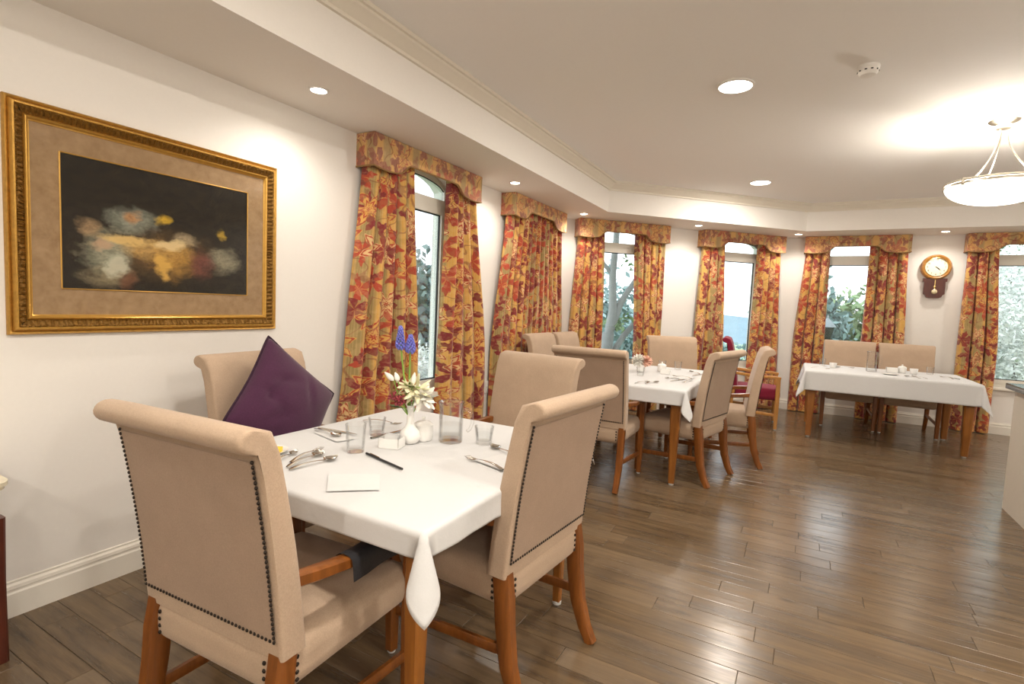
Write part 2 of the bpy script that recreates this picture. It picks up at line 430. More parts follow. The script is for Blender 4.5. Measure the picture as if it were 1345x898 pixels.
sM0, sM1 = (C1[0]+C1[1])/R2, (C2[0]+C2[1])/R2
wall('wall_corner', wm, sM0, sM1, [W3, W4])
wall('wall_far', wf, C2[0], XR, [W5, W6])
mb = MB(); mb.box(XR, XR+.2, YB, YF, 0, HC); mb.build('wall_right', M['wall'], kind='structure')
mb = MB(); mb.box(XL, XR, YB-.2, YB, 0, HC); mb.build('wall_back', M['wall'], kind='structure')
# ceiling with its lowered soffit along the window walls
mb = MB(); mb.box(XL-.3, XR+.2, YB-.2, YF+.3, HC, HC+.1); ceil = mb.build('ceiling', M['ceil'], kind='structure')
SO = .66
def offline(d):  # inner polyline at distance d from the three window walls
    kk = KM - d*R2
    return [(XL+d, YB), (XL+d, kk+XL+d), (YF-d-kk, YF-d), (XR, YF-d)]
outer = [(XL, YB), C1, C2, (XR, YF)]
inner = offline(SO)
mb = MB()
for i in range(3):
    a, b, c, d = outer[i], outer[i+1], inner[i+1], inner[i]
    mb.add([(*a, HS), (*b, HS), (*c, HS), (*d, HS)], [(0, 1, 2, 3)])
    mb.add([(*d, HS), (*c, HS), (*c, HC), (*d, HC)], [(0, 1, 2, 3)])
mb.build('soffit', M['wall'], ceil, smooth=0)
def run_profile(mb, prof, lines):
    # prof: list of (distance, z); lines(d) gives the polyline at that distance
    rows = [[(*p, z) for p in lines(d)] for d, z in prof]
    mb.grid(rows)
mb = MB()
run_profile(mb, [(SO, 2.655), (SO+.018, 2.655), (SO+.02, 2.672), (SO+.032, 2.68), (SO+.05, 2.70), (SO+.072, 2.715), (SO+.075, 2.728), (SO+.09, 2.73), (SO+.092, HC)], offline)
mb.build('trim_1', M['cornice'], smooth=15, kind='structure')
mb = MB()
bprof = [(0, 0), (.018, 0), (.018, .095), (.013, .102), (.013, .110), (.016, .113), (.014, .126), (.006, .134), (.006, .142), (0, .145)]
run_profile(mb, bprof, offline); mb.build('baseboard_window_side', M['trim'], smooth=15, kind='structure')
mb = MB()
mb.box(XR-.018, XR, YB, YF-.02, 0, .14); mb.box(XL+.02, XR-.02, YB, YB+.018, 0, .14)
mb.build('baseboard_back', M['trim'], kind='structure')

# ------------------------------------------------------------------ floor of planks
mb = MB(); mb.box(XL-.2, XR+.2, YB-.2, YF+.2, -.08, -.0015); floor = mb.build('floor', M['subfloor'], kind='structure')
PW, PL = .112, .92
planks = []
nrow = int((YF+.1-YB)/PW)+1
for i in range(nrow):
    y0 = YB + i*PW; x = XL - rnd.random()*PL
    while x < XR:
        L = PL*(.75+.5*rnd.random()) if rnd.random() < .8 else PL*.45
        a, b = max(x, XL), min(x+L, XR); x += L
        if b-a < .02: continue
        # clip by the slanted corner wall roughly: planks run under it
        if (a+b)/2 - (y0+PW/2) < -KM-.3: continue
        planks.append((a, b, y0, min(y0+PW, YF+.05)))
vdir = Vector((-.485, .875))
def near(p):
    c = Vector(((p[0]+p[1])/2, (p[2]+p[3])/2)); d = c.dot(vdir); lat = abs(c.x*.875+c.y*.485)
    return c.length if d > .7 and lat < 1.15*d+.3 else 50+c.length
planks.sort(key=near)
def plank_mb(mb, p):
    g = .0007; a, b, c, d = p[0]+g, p[1]-g, p[2]+g, p[3]-g; e = .0012
    h = rnd.random()*.0003; n0 = len(mb.v)
    mb.add([(a,c,-.004),(b,c,-.004),(b,d,-.004),(a,d,-.004),(a,c,-e),(b,c,-e),(b,d,-e),(a,d,-e),(a+e,c+e,h),(b-e,c+e,h),(b-e,d-e,h),(a+e,d-e,h)],
           [(0,1,5,4),(1,2,6,5),(2,3,7,6),(3,0,4,7),(4,5,9,8),(5,6,10,9),(6,7,11,10),(7,4,8,11),(8,9,10,11)])
    t = rnd.random(); mb.tone += [t]*(len(mb.v)-n0)
for p in planks[:290]:
    mb = MB(); mb.tone = []; plank_mb(mb, p); mb.build('plank', M['floor'], floor, smooth=0, weld=False)
mb = MB(); mb.tone = []
for p in planks[290:]: plank_mb(mb, p)
mb.build('far_planks', M['floor'], floor, smooth=0, weld=False, kind='stuff')

# ------------------------------------------------------------------ windows
def window(n, at, c, label):
    base, rz = at(c); o = empty('window_%d' % n, base, rz, label, None, None, 'structure')
    h = WW/2; y0, y1 = .045, .10; fw = .05
    mb = MB(); mb.box(-h, -h+fw, y0, y1, ZSILL, ZSPR); mb.box(h-fw, h, y0, y1, ZSILL, ZSPR)
    mb.box(-h+fw, h-fw, y0, y1, ZSILL, ZSILL+fw)
    mb.box(-h+fw, h-fw, y0, y1, 2.10, 2.17)
    a = arch(-h, h, ZSPR, ZPK); b = arch(-h+fw, h-fw, ZSPR, ZPK-fw)
    rows = [[(x, y0, z) for x, z in a], [(x, y0, z) for x, z in b], [(x, y1, z) for x, z in b], [(x, y1, z) for x, z in a]]
    mb.grid(rows, closed_v=True)
    mb.build('window_frame', M['frame'], o, 25)
    mb = MB(); q = h-fw; sw = .045
    for x0, x1, z0, z1 in ((-q, -q+sw, ZSILL+fw, 2.10), (q-sw, q, ZSILL+fw, 2.10), (-q+sw, q-sw, ZSILL+fw, ZSILL+fw+sw), (-q+sw, q-sw, 2.10-sw-.01, 2.10)):
        mb.box(x0, x1, y0-.012, y1-.02, z0, z1)
    mb.build('sash', M['frame'], o, 25)
    mb = MB(); g = q-sw; z0, z1 = ZSILL+fw+sw, 2.10-sw-.01; e = .009
    for x0, x1, za, zb in ((-g, -g+e, z0, z1), (g-e, g, z0, z1), (-g+e, g-e, z0, z0+e), (-g+e, g-e, z1-e, z1)):
        mb.box(x0, x1, y0+.005, y0+.02, za, zb)
    mb.build('gasket', M['gasket'], o, 0)
    mb = MB(); mb.box(-g, g, y0+.02, y0+.026, z0, z1); mb.build('pane', M['glass'], o, 0)
    b2 = arch(-q, q, ZSPR, ZPK-fw); mb = MB(); loop = [(-q, 2.17), (q, 2.17)] + list(reversed(b2))
    n2 = len(loop); mb.add([(x, y0+.02, z) for x, z in loop]+[(x, y0+.026, z) for x, z in loop], [tuple(range(n2)), tuple(reversed(range(n2, 2*n2)))]+[(i, n2+i, n2+(i+1) % n2, (i+1) % n2) for i in range(n2)])
    mb.build('pane', M['glass'], o, 0)
    mb = MB(); mb.tube([(x*1.0, y0+.012, z-.004) for x, z in b2], .005, 4); mb.build('gasket', M['gasket'], o, 30)
    mb = MB(); mb.cbox(-h-.03, h+.03, -.055, 0.0, ZSILL-.03, ZSILL+.002, .008); mb.box(-h, h, -.001, y0, ZSILL-.02, ZSILL+.002); mb.build('window_sill', M['trim'], o, 30)
    if n != 3: return o
    mb = MB(); mb.cbox(-.015, .015, y0-.04, y0-.012, ZSILL+fw+.005, ZSILL+fw+.05, .004); mb.box(-.006, .006, y0-.05, y0-.035, ZSILL+fw+.02, ZSILL+fw+.10); mb.build('handle', M['gasket'], o, 30)
    return o
window(1, wl, W1, 'arched casement window beside the gilt framed picture')
window(2, wm, W3, 'arched window with a bare pale tree outside')
window(3, wm, W4, 'arched window behind the crimson armchair')
window(4, wf, W5, 'window with a lamp post outside behind the far table')
window(5, wf, W6, 'window filled with white blossom at the right edge')

# ------------------------------------------------------------------ pelmets and curtains
def pelmet(at, s0, s1, label):
    base, rz = at((s0+s1)/2); o = empty('pelmet', (*base.xy, 2.20), rz, label, 'pelmet', 'floral pelmets over the windows')
    h = (s1-s0)/2; d = .16; zt = HS-2.20-.003; n = 44
    def zb(x):
        e = h-abs(x); a = .22*min(1, h/.6)+.03
        t = min(1, max(0, (e-a)/.12)); t = t*t*(3-2*t)
        dip = -.012*math.sin(min(1, e/a)*PI) if e < a else 0
        return .0 + .075*t + dip
    path = [(-h, -d*k/4) for k in range(0, 4)] + [(-h+2*h*i/n, -d) for i in range(n+1)] + [(h, -d*(4-k)/4) for k in range(1, 5)]
    mb = MB(); rows = []; uvs = []; acc = 0; us = []
    for i, (x, y) in enumerate(path):
        if i: acc += math.hypot(x-path[i-1][0], y-path[i-1][1])
        us.append(acc)
    th = .012
    def inset(x, y): return (x*(1-th/h), y*(1-th/d) if y < -th else y)
    nz = 4
    rows = [[(x, y, zb(x)+(zt-zb(x))*k/nz) for x, y in path] for k in range(nz+1)]
    back = [[(*inset(x, y), zb(x)+(zt-zb(x))*k/nz) for x, y in path] for k in range(nz+1)]
    mb.grid(rows + list(reversed(back)), closed_v=True)
    off = base.x*1.3+base.y*.7
    mb.uv = [(us[i]+off, zb(x)+(zt-zb(x))*k/nz+2.2) for k in range(nz+1) for i, (x, y) in enumerate(path)]
    mb.uv += [(us[i]+off, zb(x)+(zt-zb(x))*k/nz+2.2) for k in reversed(range(nz+1)) for i, (x, y) in enumerate(path)]
    mb.build('box_front', M['floral_lit'], o, 40)
    mb = MB(); mb.tube([(x, y-.002 if y < -.01 else y, zb(x)-.002) for x, y in path], .006, 6); mb.build('piping', M['piping'], o, 40)
    mb = MB(); mb.box(-h+th, h-th, -d+th, 0, zt-.014, zt-.002); mb.build('top_board', M['trim'], o, 0)
def curtain(at, t0, t1, b0, b1, label, seed, folds=None, ztop=2.345, bulge=0.):
    base, rz = at((t0+t1)/2); c = (t0+t1)/2
    r = random.Random(seed); Wd = max(t1-t0, .3); nf = folds or max(3, round(Wd/.095))
    NU, NV = nf*14, 26; rows = []; uvs = []
    ph = r.random()*6; amps = [.75+.5*r.random() for _ in range(nf+2)]; sh = [r.random()*.5-.25 for _ in range(nf+2)]
    full = 1.75*Wd; u0 = r.random()*3
    for j in range(NV+1):
        v = j/NV; z = ztop+(.012-ztop)*v; row = []
        k = min(1, v/.62); k = k*k*(3-2*k)*.7+k*.3
        a = t0+(b0-t0)*k - c; b = t1+(b1-t1)*k - c
        bl = bulge*math.exp(-((v-.85)/.14)**2)
        for i in range(NU+1):
            u = i/NU; uu = u + .012*math.sin(3*v+7*u+seed)*min(u, 1-u)*4
            q = uu*nf; m = int(min(q, nf-1e-6))
            w_ = 1-2*abs(math.sin(PI*q))**.75
            dep = (.050*amps[m])*w_*(.75+.25*v) + .010*math.sin(2*PI*q*2+1.3+4*v+seed) + .012*math.sin(2.2*v*PI+q*1.1+seed)*v
            x = a+(b-a)*uu + (.006*sh[m]-.015*math.sin(2*PI*q))*(1 if 0 < i < NU else 0)
            x -= bl*(1-u)**2
            y = -.079+dep*.92
            row.append((x, max(-.138, min(-.022, y)), z)); uvs.append((u0+u*full*(1+.0*v), z))
        rows.append(row)
    mb = MB(); mb.grid(rows); mb.uv = uvs
    o = mb.build('curtain_panel', M['floral'], None, 60)
    o.location = base; o.rotation_euler = (0, 0, rz)
    tag(o, label, 'curtain', 'floral curtain panels'); return o
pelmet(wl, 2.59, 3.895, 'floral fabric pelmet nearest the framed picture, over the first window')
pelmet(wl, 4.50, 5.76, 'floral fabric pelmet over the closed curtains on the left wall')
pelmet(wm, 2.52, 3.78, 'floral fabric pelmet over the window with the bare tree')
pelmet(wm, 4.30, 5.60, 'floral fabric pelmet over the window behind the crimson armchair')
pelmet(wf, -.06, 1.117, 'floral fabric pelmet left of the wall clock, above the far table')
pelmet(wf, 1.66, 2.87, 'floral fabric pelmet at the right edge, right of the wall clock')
curtain(wl, 2.62, 3.065, 2.47, 3.19, 'red and gold floral curtain nearest the framed picture, behind the blue hyacinth', 1, bulge=.05)
curtain(wl, 3.54, 3.88, 3.49, 4.16, 'red and gold floral curtain right of the first window, beside the wall socket', 2)
curtain(wl, 4.52, 5.13, 4.36, 5.13, 'left half of the closed floral curtains on the left wall', 3)
curtain(wl, 5.14, 5.75, 5.14, 5.90, 'right half of the closed floral curtains on the left wall', 4)
curtain(wm, 2.55, 2.89, 2.49, 2.93, 'floral curtain left of the window with the bare tree', 5)
curtain(wm, 3.34, 3.76, 3.40, 3.78, 'floral curtain right of the window with the bare tree', 6)
curtain(wm, 4.34, 4.67, 4.29, 4.77, 'floral curtain left of the window behind the crimson armchair', 7)
curtain(wm, 5.23, 5.58, 5.20, 5.66, 'floral curtain right of the window behind the crimson armchair', 8)
curtain(wf, -.04, .25, -.12, .265, 'floral curtain at the left end of the far table', 9)
curtain(wf, .69, 1.10, .68, 1.15, 'floral curtain behind the far table, just left of the wall clock', 10)
curtain(wf, 1.69, 1.97, 1.68, 2.06, 'floral curtain right of the wall clock, behind the far table end', 11)
curtain(wf, 2.55, 2.85, 2.50, 2.88, 'floral curtain beyond the blossom window, outside the frame', 12)

# ------------------------------------------------------------------ picture
def picture():
    y0, y1, z0, z1 = .812, 1.977, 1.128, 2.037
    o = empty('framed_picture', (XL, (y0+y1)/2, z0), PI/2, 'large gilt framed abstract print with brown mat on the left wall', 'picture')
    Wd, Hh = y1-y0, z1-z0; h = Wd/2
    def sweep(prof, step, orn, name, mat):
        mb = MB()
        cs = [(-h, 0), (h, 0), (h, Hh), (-h, Hh)]; dirs = [(1,0),(0,1),(-1,0),(0,-1)]; ins = [(0,1),(-1,0),(0,-1),(1,0)]
        for k in range(4):
            L = Wd if k % 2 == 0 else Hh; n = max(2, int(L/step)); rows = []
            for t, d in prof:
                row = []
                for i in range(n+1):
                    s_ = t+(L-2*t)*i/n; x = cs[k][0]+dirs[k][0]*s_+ins[k][0]*t; z = cs[k][1]+dirs[k][1]*s_+ins[k][1]*t
                    dd = d + (orn(s_, t) if orn else 0); row.append((x, -dd, z))
                rows.append(row)
            mb.grid(rows)
        return mb.build(name, mat, o, 40)
    sweep([(0, 0), (0, .018), (.004, .024), (.010, .022), (.013, .018), (.016, .026), (.022, .034), (.028, .034), (.031, .030)], .02, None, 'outer_moulding', M['gold'])
    sweep([(.031, .030)]+[(.031+.003*i, .034-.0022*i) for i in range(1, 10)], .005,
          lambda s_, t: .004*math.sin(s_*2*PI/.022+60*t)*math.sin((t-.028)/.032*PI)+.0025*math.sin(s_*2*PI/.009), 'carved_moulding', M['gold_dark'])
    sweep([(.058, .014), (.060, .020), (.066, .024), (.072, .020), (.074, .014), (.078, .012), (.080, .006)], .05, None, 'inner_fillet', M['gold_bright'])
    a0, a1, b0, b1 = .985-(y0+y1)/2, 1.805-(y0+y1)/2, 1.314-z0, 1.866-z0
    mb = MB(); i = .079
    O = [(-h+i, i), (h-i, i), (h-i, Hh-i), (-h+i, Hh-i)]; I = [(a0, b0), (a1, b0), (a1, b1), (a0, b1)]
    for k in range(4):
        q = [O[k], O[(k+1) % 4], I[(k+1) % 4], I[k]]
        mb.add([(x, -.008, z) for x, z in q], [(0, 1, 2, 3)])
    mb.add([(x, -.008, z) for x, z in I]+[(x, -.004, z) for x, z in I], [(k, (k+1) % 4, 4+(k+1) % 4, 4+k) for k in range(4)])
    mb.build('mat_board', M['mat'], o, 0)
    mb = MB()
    for k in range(4):
        mb.tube([(I[k][0], -.009, I[k][1]), (I[(k+1) % 4][0], -.009, I[(k+1) % 4][1])], .003, 6)
    mb.build('slip', M['gold_bright'], o, 30)
    mb = MB(); mb.add([(a0, -.005, b0), (a1, -.005, b0), (a1, -.005, b1), (a0, -.005, b1)], [(0, 1, 2, 3)]); mb.uv = [(0, 0), (1, 0), (1, 1), (0, 1)]
    mb.build('print', M['art'], o, 0)
    mb = MB(); mb.box(-h+.078, h-.078, -.0125, -.0105, .078, Hh-.078); mb.build('glazing', glass_mat('picture_glass', (.98, .98, .98), .012, .25), o, 0)
picture()

# ------------------------------------------------------------------ chairs
def soft_box(x0, x1, y0, y1, z0, z1, r, crown=.0):
    # rounded box: every point of a subdivided cube is pushed out from the inner box by the edge radius
    bm = bmesh.new(); bmesh.ops.create_cube(bm, size=2); bmesh.ops.subdivide_edges(bm, edges=bm.edges[:], cuts=13, use_grid_fill=True)
    c = Vector(((x0+x1)/2, (y0+y1)/2, (z0+z1)/2)); H = Vector(((x1-x0)/2, (y1-y0)/2, (z1-z0)/2))
    def warp(t, h):
        k = 1-r/h; a = abs(t); sg = 1 if t > 0 else -1
        return sg*(a/.58*k if a < .58 else k+(a-.58)/.42*(1-k))
    for v in bm.verts:
        p = Vector([warp(v.co[i], H[i])*H[i] for i in range(3)])
        q = Vector([max(-(H[i]-r), min(H[i]-r, p[i])) for i in range(3)]); d = p-q
        if d.length > 1e-7: p = q+d.normalized()*r
        fx, fy = 1-(p.x/H.x)**2, 1-(p.y/H.y)**2
        if p.z > 0: p.z += crown*max(0, fx)*max(0, fy)
        v.co = c+p
    return bm
def backrest_mb(wb=.548, wt=.556, zt=1.0, rollr=.029, y_top=-.340):
    prof = []                                                   # (y, z) going round the side outline
    zb = .452
    def yf(z): t = (z-zb)/(zt-zb); return -.185-.095*t+.012*math.sin(PI*t)
    n = 10
    for i in range(n+1):
        z = zb+(zt+.022-zb)*i/n; prof.append((yf(min(z, zt))-.02*max(0, (z-zt+.03)/.058)**2, z))
    cy, cz = y_top-.012, zt+.010
    for i in range(11):
        a = math.radians(62+i*(248-62)/10); prof.append((cy+rollr*1.2*math.cos(a), cz+rollr*math.sin(a)))
    for i in range(n+1):
        z = zt-.030+(zb-zt+.030)*i/n; t = (z-zb)/(zt-zb); prof.append((-.262-.075*t+.008*math.sin(PI*t), z))
    m = len(prof); cyy = sum(p[0] for p in prof)/m
    secs = [(-1, .55), (-1, .82), (-.985, .94), (-.955, 1), (-.6, 1), (0, 1), (.6, 1), (.955, 1), (.985, .94), (1, .82), (1, .55)]
    mb = MB(); rows = []
    for sx, k in secs:
        row = []
        for y, z in prof:
            tz = (z-zb)/(zt-zb); hw = (wb+(wt-wb)*min(1, tz))/2
            if z > zt-.04: hw += .004*min(1, (z-zt+.04)/.03)
            yc = -.224-.085*max(0, min(1, tz)) if z < zt-.03 else y_top-.01
            zc = z if z < zt-.03 else max(zt-.03, cz)
            row.append((sx*hw, yc+(y-yc)*k, zc+(z-zc)*k))
        rows.append(row)
    b0 = len(mb.v); mb.grid(rows, closed_u=True)
    mb.f.append(tuple(b0+i for i in range(m))); mb.f.append(tuple(b0+(len(rows)-1)*m+i for i in reversed(range(m))))
    return mb
def back_y(z, zb=.452, zt=1.0):
    t = (z-zb)/(zt-zb); return -.262-.075*t+.008*math.sin(PI*t)
_cache = {}
def make_chair(name, label, cat, group, fab, backfab, wood):
    o = empty(name, (0, 0, 0), 0, label, cat, group)
    mb = MB(); mb.bm(soft_box(-.262, .262, -.262, .275, .335, .470, .050, .016)); mb.build('seat', fab, o, 60)
    backrest_mb().build('backrest', fab, o, 50)
    mb = MB(); rows = []
    for i in range(9):
        z = .504+(.955-.504)*i/8; t = 0; hw = .256
        sag = .012*(1-i/8)
        rows.append([(hw*k/4, back_y(z)-.004, z+sag*((k/4)**2-1)*0) for k in range(-4, 5)])
    front = [[(x, y+.003, z) for x, y, z in r] for r in rows]
    mb.grid(rows); mb.grid(front); mb.build('back_panel', backfab, o, 60)
    mb = MB()
    def nail(x, y, z, r=.0048, nx=0, ny=-1):
        mb.ball((x, y, z), r, 6, 4, (1 if not nx else .6, .7 if not nx else 1, 1))
    for i in range(38):
        z = .505+(.957-.505)*i/37; hw = .2575
        for sg in (-1, 1): nail(sg*hw, back_y(z)-.005, z)
    for i in range(1, 38):
        x = -.2575+.515*i/38; nail(x, back_y(.505)-.005, .505)
    for i in range(4):
        for sg in (-1, 1):
            nail(sg*.212, -.262, .372+.020*i, .006); nail(sg*.2625, -.206, .372+.020*i, .006, 1)
    mb.build('nailhead_trim', M['nail'], o, 60, kind='stuff')
    for sg in (-1, 1):
        pts = [(sg*.246, -.232, .47), (sg*.248, -.246, .38), (sg*.248, -.254, .28), (sg*.248, -.272, .16), (sg*.248, -.306, .06), (sg*.248, -.338, 0)]
        mb = MB(); mb.bar(pts, [.046, .046, .044, .042, .038, .036], [.060, .062, .060, .054, .046, .042]); l = mb.build('leg', wood, o, 40)
    for sg in (-1, 1):
        pts = [(sg*.268, .245, .600), (sg*.268, .245, .46), (sg*.268, .245, .30), (sg*.266, .245, .012)]
        mb = MB(); mb.bar(pts, [.042, .044, .046, .036], [.042, .046, .046, .036]); l = mb.build('leg', wood, o, 40)
        mb = MB(); mb.lathe([(.014, 0), (.016, .004), (.016, .013)], 10, (sg*.266, .245, 0)); mb.build('glide', M['glide'], l, 40)
    for sg in (-1, 1):
        pts = [(sg*.250, -.215, .630), (sg*.262, -.15, .624), (sg*.272, -.05, .614), (sg*.272, .09, .610), (sg*.269, .2, .612), (sg*.266, .27, .606)]
        mb = MB(); mb.bar(pts, [.036, .040, .044, .046, .046, .042], [.034, .034, .032, .030, .030, .024]); mb.build('arm', wood, o, 40)
    for sg in (-1, 1):
        mb = MB(); mb.bar([(sg*.243, -.258, .20), (sg*.262, .245, .17)], [.018, .018], [.034, .034]); mb.build('stretcher', wood, o, 40)
    return o
GC = 'beige upholstered armchairs around the three tables'
chair0 = make_chair('dining_armchair', 'x', 'chair', GC, M['beige'], M['beige_back'], M['wood'])
def place(x, y, r, label, first=[True]):
    o = chair0 if first[0] else copy_tree(chair0); first[0] = False
    o.location = (x, y, 0); o.rotation_euler = (0, 0, math.radians(r)); o['label'] = label; return o
chA = place(-1.311, 1.035, 2.8, 'beige armchair nearest the camera with nailhead trimmed back and black sleeve on its arm')
chB = place(-1.005, 1.70, 85.1, 'beige armchair at the right side of the nearest table, its studded back turned to us')
chC = place(-2.05, 1.68, -84.4, 'beige armchair against the left wall holding the purple cushion')
chD = place(-1.40, 2.45, 171, 'beige armchair at the far side of the nearest table, behind the glass jug')
chE = place(-1.35, 3.925, 1, 'beige armchair at the near end of the middle table, seen from behind')
chF = place(-.82, 4.45, 77, 'beige armchair on the right of the middle table, nearer of the two there')
chG = place(-.60, 5.15, 97, 'beige armchair on the right of the middle table, farther one beside the crimson chair')
chH = place(-1.13, 5.84, 212, 'beige armchair at the far end of the middle table facing the camera')
chI = place(-2.06, 4.89, -91, 'beige armchair on the window side of the middle table, the nearer of the two')
chJ = place(-2.03, 5.48, -91, 'beige armchair on the window side of the middle table, the farther of the two')
chK = place(.54, 7.70, 180, 'beige armchair behind the far table, left one of the pair')
chL = place(1.135, 7.70, 180, 'beige armchair behind the far table, right one of the pair under the clock')
# black sleeve on the nearest chair's right arm: a part of that chair
mb = MB()
rows = []
for k in range(7):
    y = -.06+.31*k/6; row = []
    for x, z in ((.238, .572), (.238, .600), (.241, .626), (.252, .634), (.270, .636), (.288, .634), (.299, .626), (.303, .600), (.306, .568)):
        row.append((x+.003*math.sin(k*1.7), y, z+.003*math.sin(k*1.1+x*60) if z < .58 else z))
    rows.append(row)
mb.grid(rows); sl = mb.build('arm_sleeve', M['sleeve'], chA, 60); sl['label'] = 'black vinyl sleeve over the arm end'
# crimson chair by window 3
red = make_chair('high_back_armchair', 'crimson high backed armchair with golden wooden arms beside the window', 'chair', None, M['red'], M['red'], M['goldwood'])
red.location = (-.47, 6.98, 0); red.rotation_euler = (0, 0, math.radians(-85)); red.scale = (1.0, 1.0, 1.0)

# ------------------------------------------------------------------ cushion
def cushion():
    n = 26; a = .258; rows_f, rows_b = [], []
    def pt(i, j, sgn):
        u, v = -1+2*i/n, -1+2*j/n
        pin = .20
        x = u*a*(1-pin*(1-v*v)*.55*abs(u)**1.5); y = v*a*(1-pin*(1-u*u)*.55*abs(v)**1.5)
        t = max(0, (1-u*u)*(1-v*v))**.50*.088
        t -= sum(.014*math.exp(-((u*ca_+v*sa_-o_)/.07)**2)*max(0, 1-abs(-u*sa_+v*ca_-l_)/.5) for ca_, sa_, o_, l_ in ((.9, .43, .35, .3), (.3, .95, -.3, .4), (.75, -.66, .1, -.5), (-.5, .86, .45, .2), (.98, -.2, -.5, -.2)))*(1-u**4)*(1-v**4)
        rd = 1-.06*u**4*v**4; return (x*rd, y*rd, sgn*t)
    mb = MB()
    mb.grid([[pt(i, j, 1) for i in range(n+1)] for j in range(n+1)]); mb.grid([[pt(i, j, -1) for i in range(n+1)] for j in range(n+1)])
    o = mb.build('cushion', M['purple'], None, 180)
    edge = [pt(i, 0, 0) for i in range(n)]+[pt(n, j, 0) for j in range(n)]+[pt(n-i, n, 0) for i in range(n)]+[pt(0, n-j, 0) for j in range(n)]
    mb = MB(); mb.tube(edge+edge[:1], .006, 6, cap=False); mb.build('piping', M['purple_pipe'], o, 60)
    tag(o, 'purple square cushion standing on its corner against the chair by the left wall', 'cushion')
    # stand on a corner, lean back: local z = face normal
    m = Matrix.Translation((-2.135, 1.64, .795)) @ Matrix.Rotation(math.radians(8), 4, 'Z') @ Matrix.Rotation(math.radians(-16), 4, 'Y') @ Matrix.Rotation(math.radians(90), 4, 'Y') @ Matrix.Rotation(math.radians(45+2), 4, 'Z')
    o.matrix_world = m
cushion()

# ------------------------------------------------------------------ tables and cloths
def table(x0, x1, y0, y1, rz, label, leg_w=.07, ov=.0):
    cx, cy = (x0+x1)/2, (y0+y1)/2; o = empty('dining_table', (cx, cy, 0), rz, label, 'table', 'cloth covered dining tables')
    a, b = (x1-x0)/2, (y1-y0)/2
    mb = MB(); mb.cbox(-a+.004, a-.004, -b+.004, b-.004, .712, .742, .006); mb.build('tabletop', M['tablewood'], o, 30)
    mb = MB(); i = .07
    for p in ((-a+i, a-i, -b+i, -b+i+.022), (-a+i, a-i, b-i-.022, b-i), (-a+i, -a+i+.022, -b+i, b-i), (a-i-.022, a-i, -b+i, b-i)): mb.box(*p, .69, .712)
    mb.build('apron', M['tablewood'], o, 0)
    for sx in (-1, 1):
        for sy in (-1, 1):
            cxx, cyy = sx*(a-.065), sy*(b-.065)
            mb = MB(); mb.bar([(cxx, cyy, .712), (cxx, cyy, .5), (cxx, cyy, .015)], [leg_w, leg_w, leg_w*.62], [leg_w, leg_w, leg_w*.62]); l = mb.build('leg', M['tablewood'], o, 40)
            mb = MB(); mb.lathe([(.018, 0), (.02, .004), (.02, .016)], 12, (cxx, cyy, 0)); mb.build('glide', M['glide'], l, 40)
    return o
def cloth(x0, x1, y0, y1, rz, h, label, seed, mid=.72, nearf=.6, tip=1.3, latf=.16):
    tip0, lat0 = tip, latf
    r = random.Random(seed); cx, cy = (x0+x1)/2, (y0+y1)/2; a, b = (x1-x0)/2+.003, (y1-y0)/2+.003; Rr = .012
    def axis(half):
        n = 26; q = [half*(-1+2*i/n) for i in range(n+1)]; m = 14
        return [-half-h*(m-i)/m for i in range(m)]+q+[half+h*(i+1)/m for i in range(m)]
    us, vs = axis(a), axis(b)
    p1, p2, p3, p4 = [r.random()*6 for _ in range(4)]
    def wav(s_, d, p):
        return (.016*math.sin(s_*9+p)+.010*math.sin(s_*17+2*p)+.004*math.sin(s_*41+p))*(d/h)
    rows = []
    for v in vs:
        row = []
        for u in us:
            p, q = max(0, abs(u)-a), max(0, abs(v)-b); su, sv = (1 if u > 0 else -1), (1 if v > 0 else -1)
            x, y, z = max(-a, min(a, u)), max(-b, min(b, v)), 0.
            d = 0
            if p > 0 or q > 0:
                d = math.hypot(p, q); phi = math.atan2(q, p)
                big = (su > 0 and sv < 0); tip = tip0 if big else min(nearf+.15, tip0); latf = lat0 if big else .03
                ca = max(0, 1-min(a-abs(x), b-abs(y) if p == 0 else 9)/.30) if not (p > 0 and q > 0) else 1
                if p > 0 and q == 0: ca = max(0, 1-(b-abs(y))/.30)
                d *= (mid+(nearf-mid)*ca*ca*(3-2*ca)) if not (p > 0 and q > 0) else nearf+(tip-nearf)*math.sin(2*phi)**1.2
                ang = min(d/Rr, PI/2); out = Rr*math.sin(ang); drop = Rr*(1-math.cos(ang)) if d < Rr*PI/2 else Rr+(d-Rr*PI/2)
                if p > 0 and q > 0:
                    sn = math.sin(2*phi)
                    fl = .064*d+.22*d*sn**1.2
                    lat = -latf*d*math.sin(4*phi)
                    drop *= (1-.10*sn) ; out += fl
                    ex, ey = math.cos(phi), math.sin(phi)
                    x += su*(ex*out - ey*lat); y += sv*(ey*out + ex*lat)
                elif p > 0: x += su*(out+max(-.004, wav(v, d, p1 if su > 0 else p2)*(1-ca)+.064*d))
                else: y += sv*(out+max(-.004, wav(u, d, p3 if sv > 0 else p4)*(1-ca)+.064*d))
                z = -drop
            else:
                z = .0009*math.sin(u*13+p1)*math.sin(v*11+p2)
            row.append((x, y, z+.0018))
        rows.append(row)
    mb = MB(); mb.grid(rows); o = mb.build('tablecloth', M['cloth'], None, 180)
    o.location = (cx, cy, .742); o.rotation_euler = (0, 0, rz)
    sm = o.modifiers.new('hem', 'SOLIDIFY'); sm.thickness = .0015; sm.offset = 1
    tag(o, label, 'tablecloth', 'white tablecloths'); return o
T1 = (-1.86, -.81, 1.035, 2.16); T2 = (-1.73, -.745, 3.975, 5.50); T3 = (.06, 1.545, 6.595, 7.565)
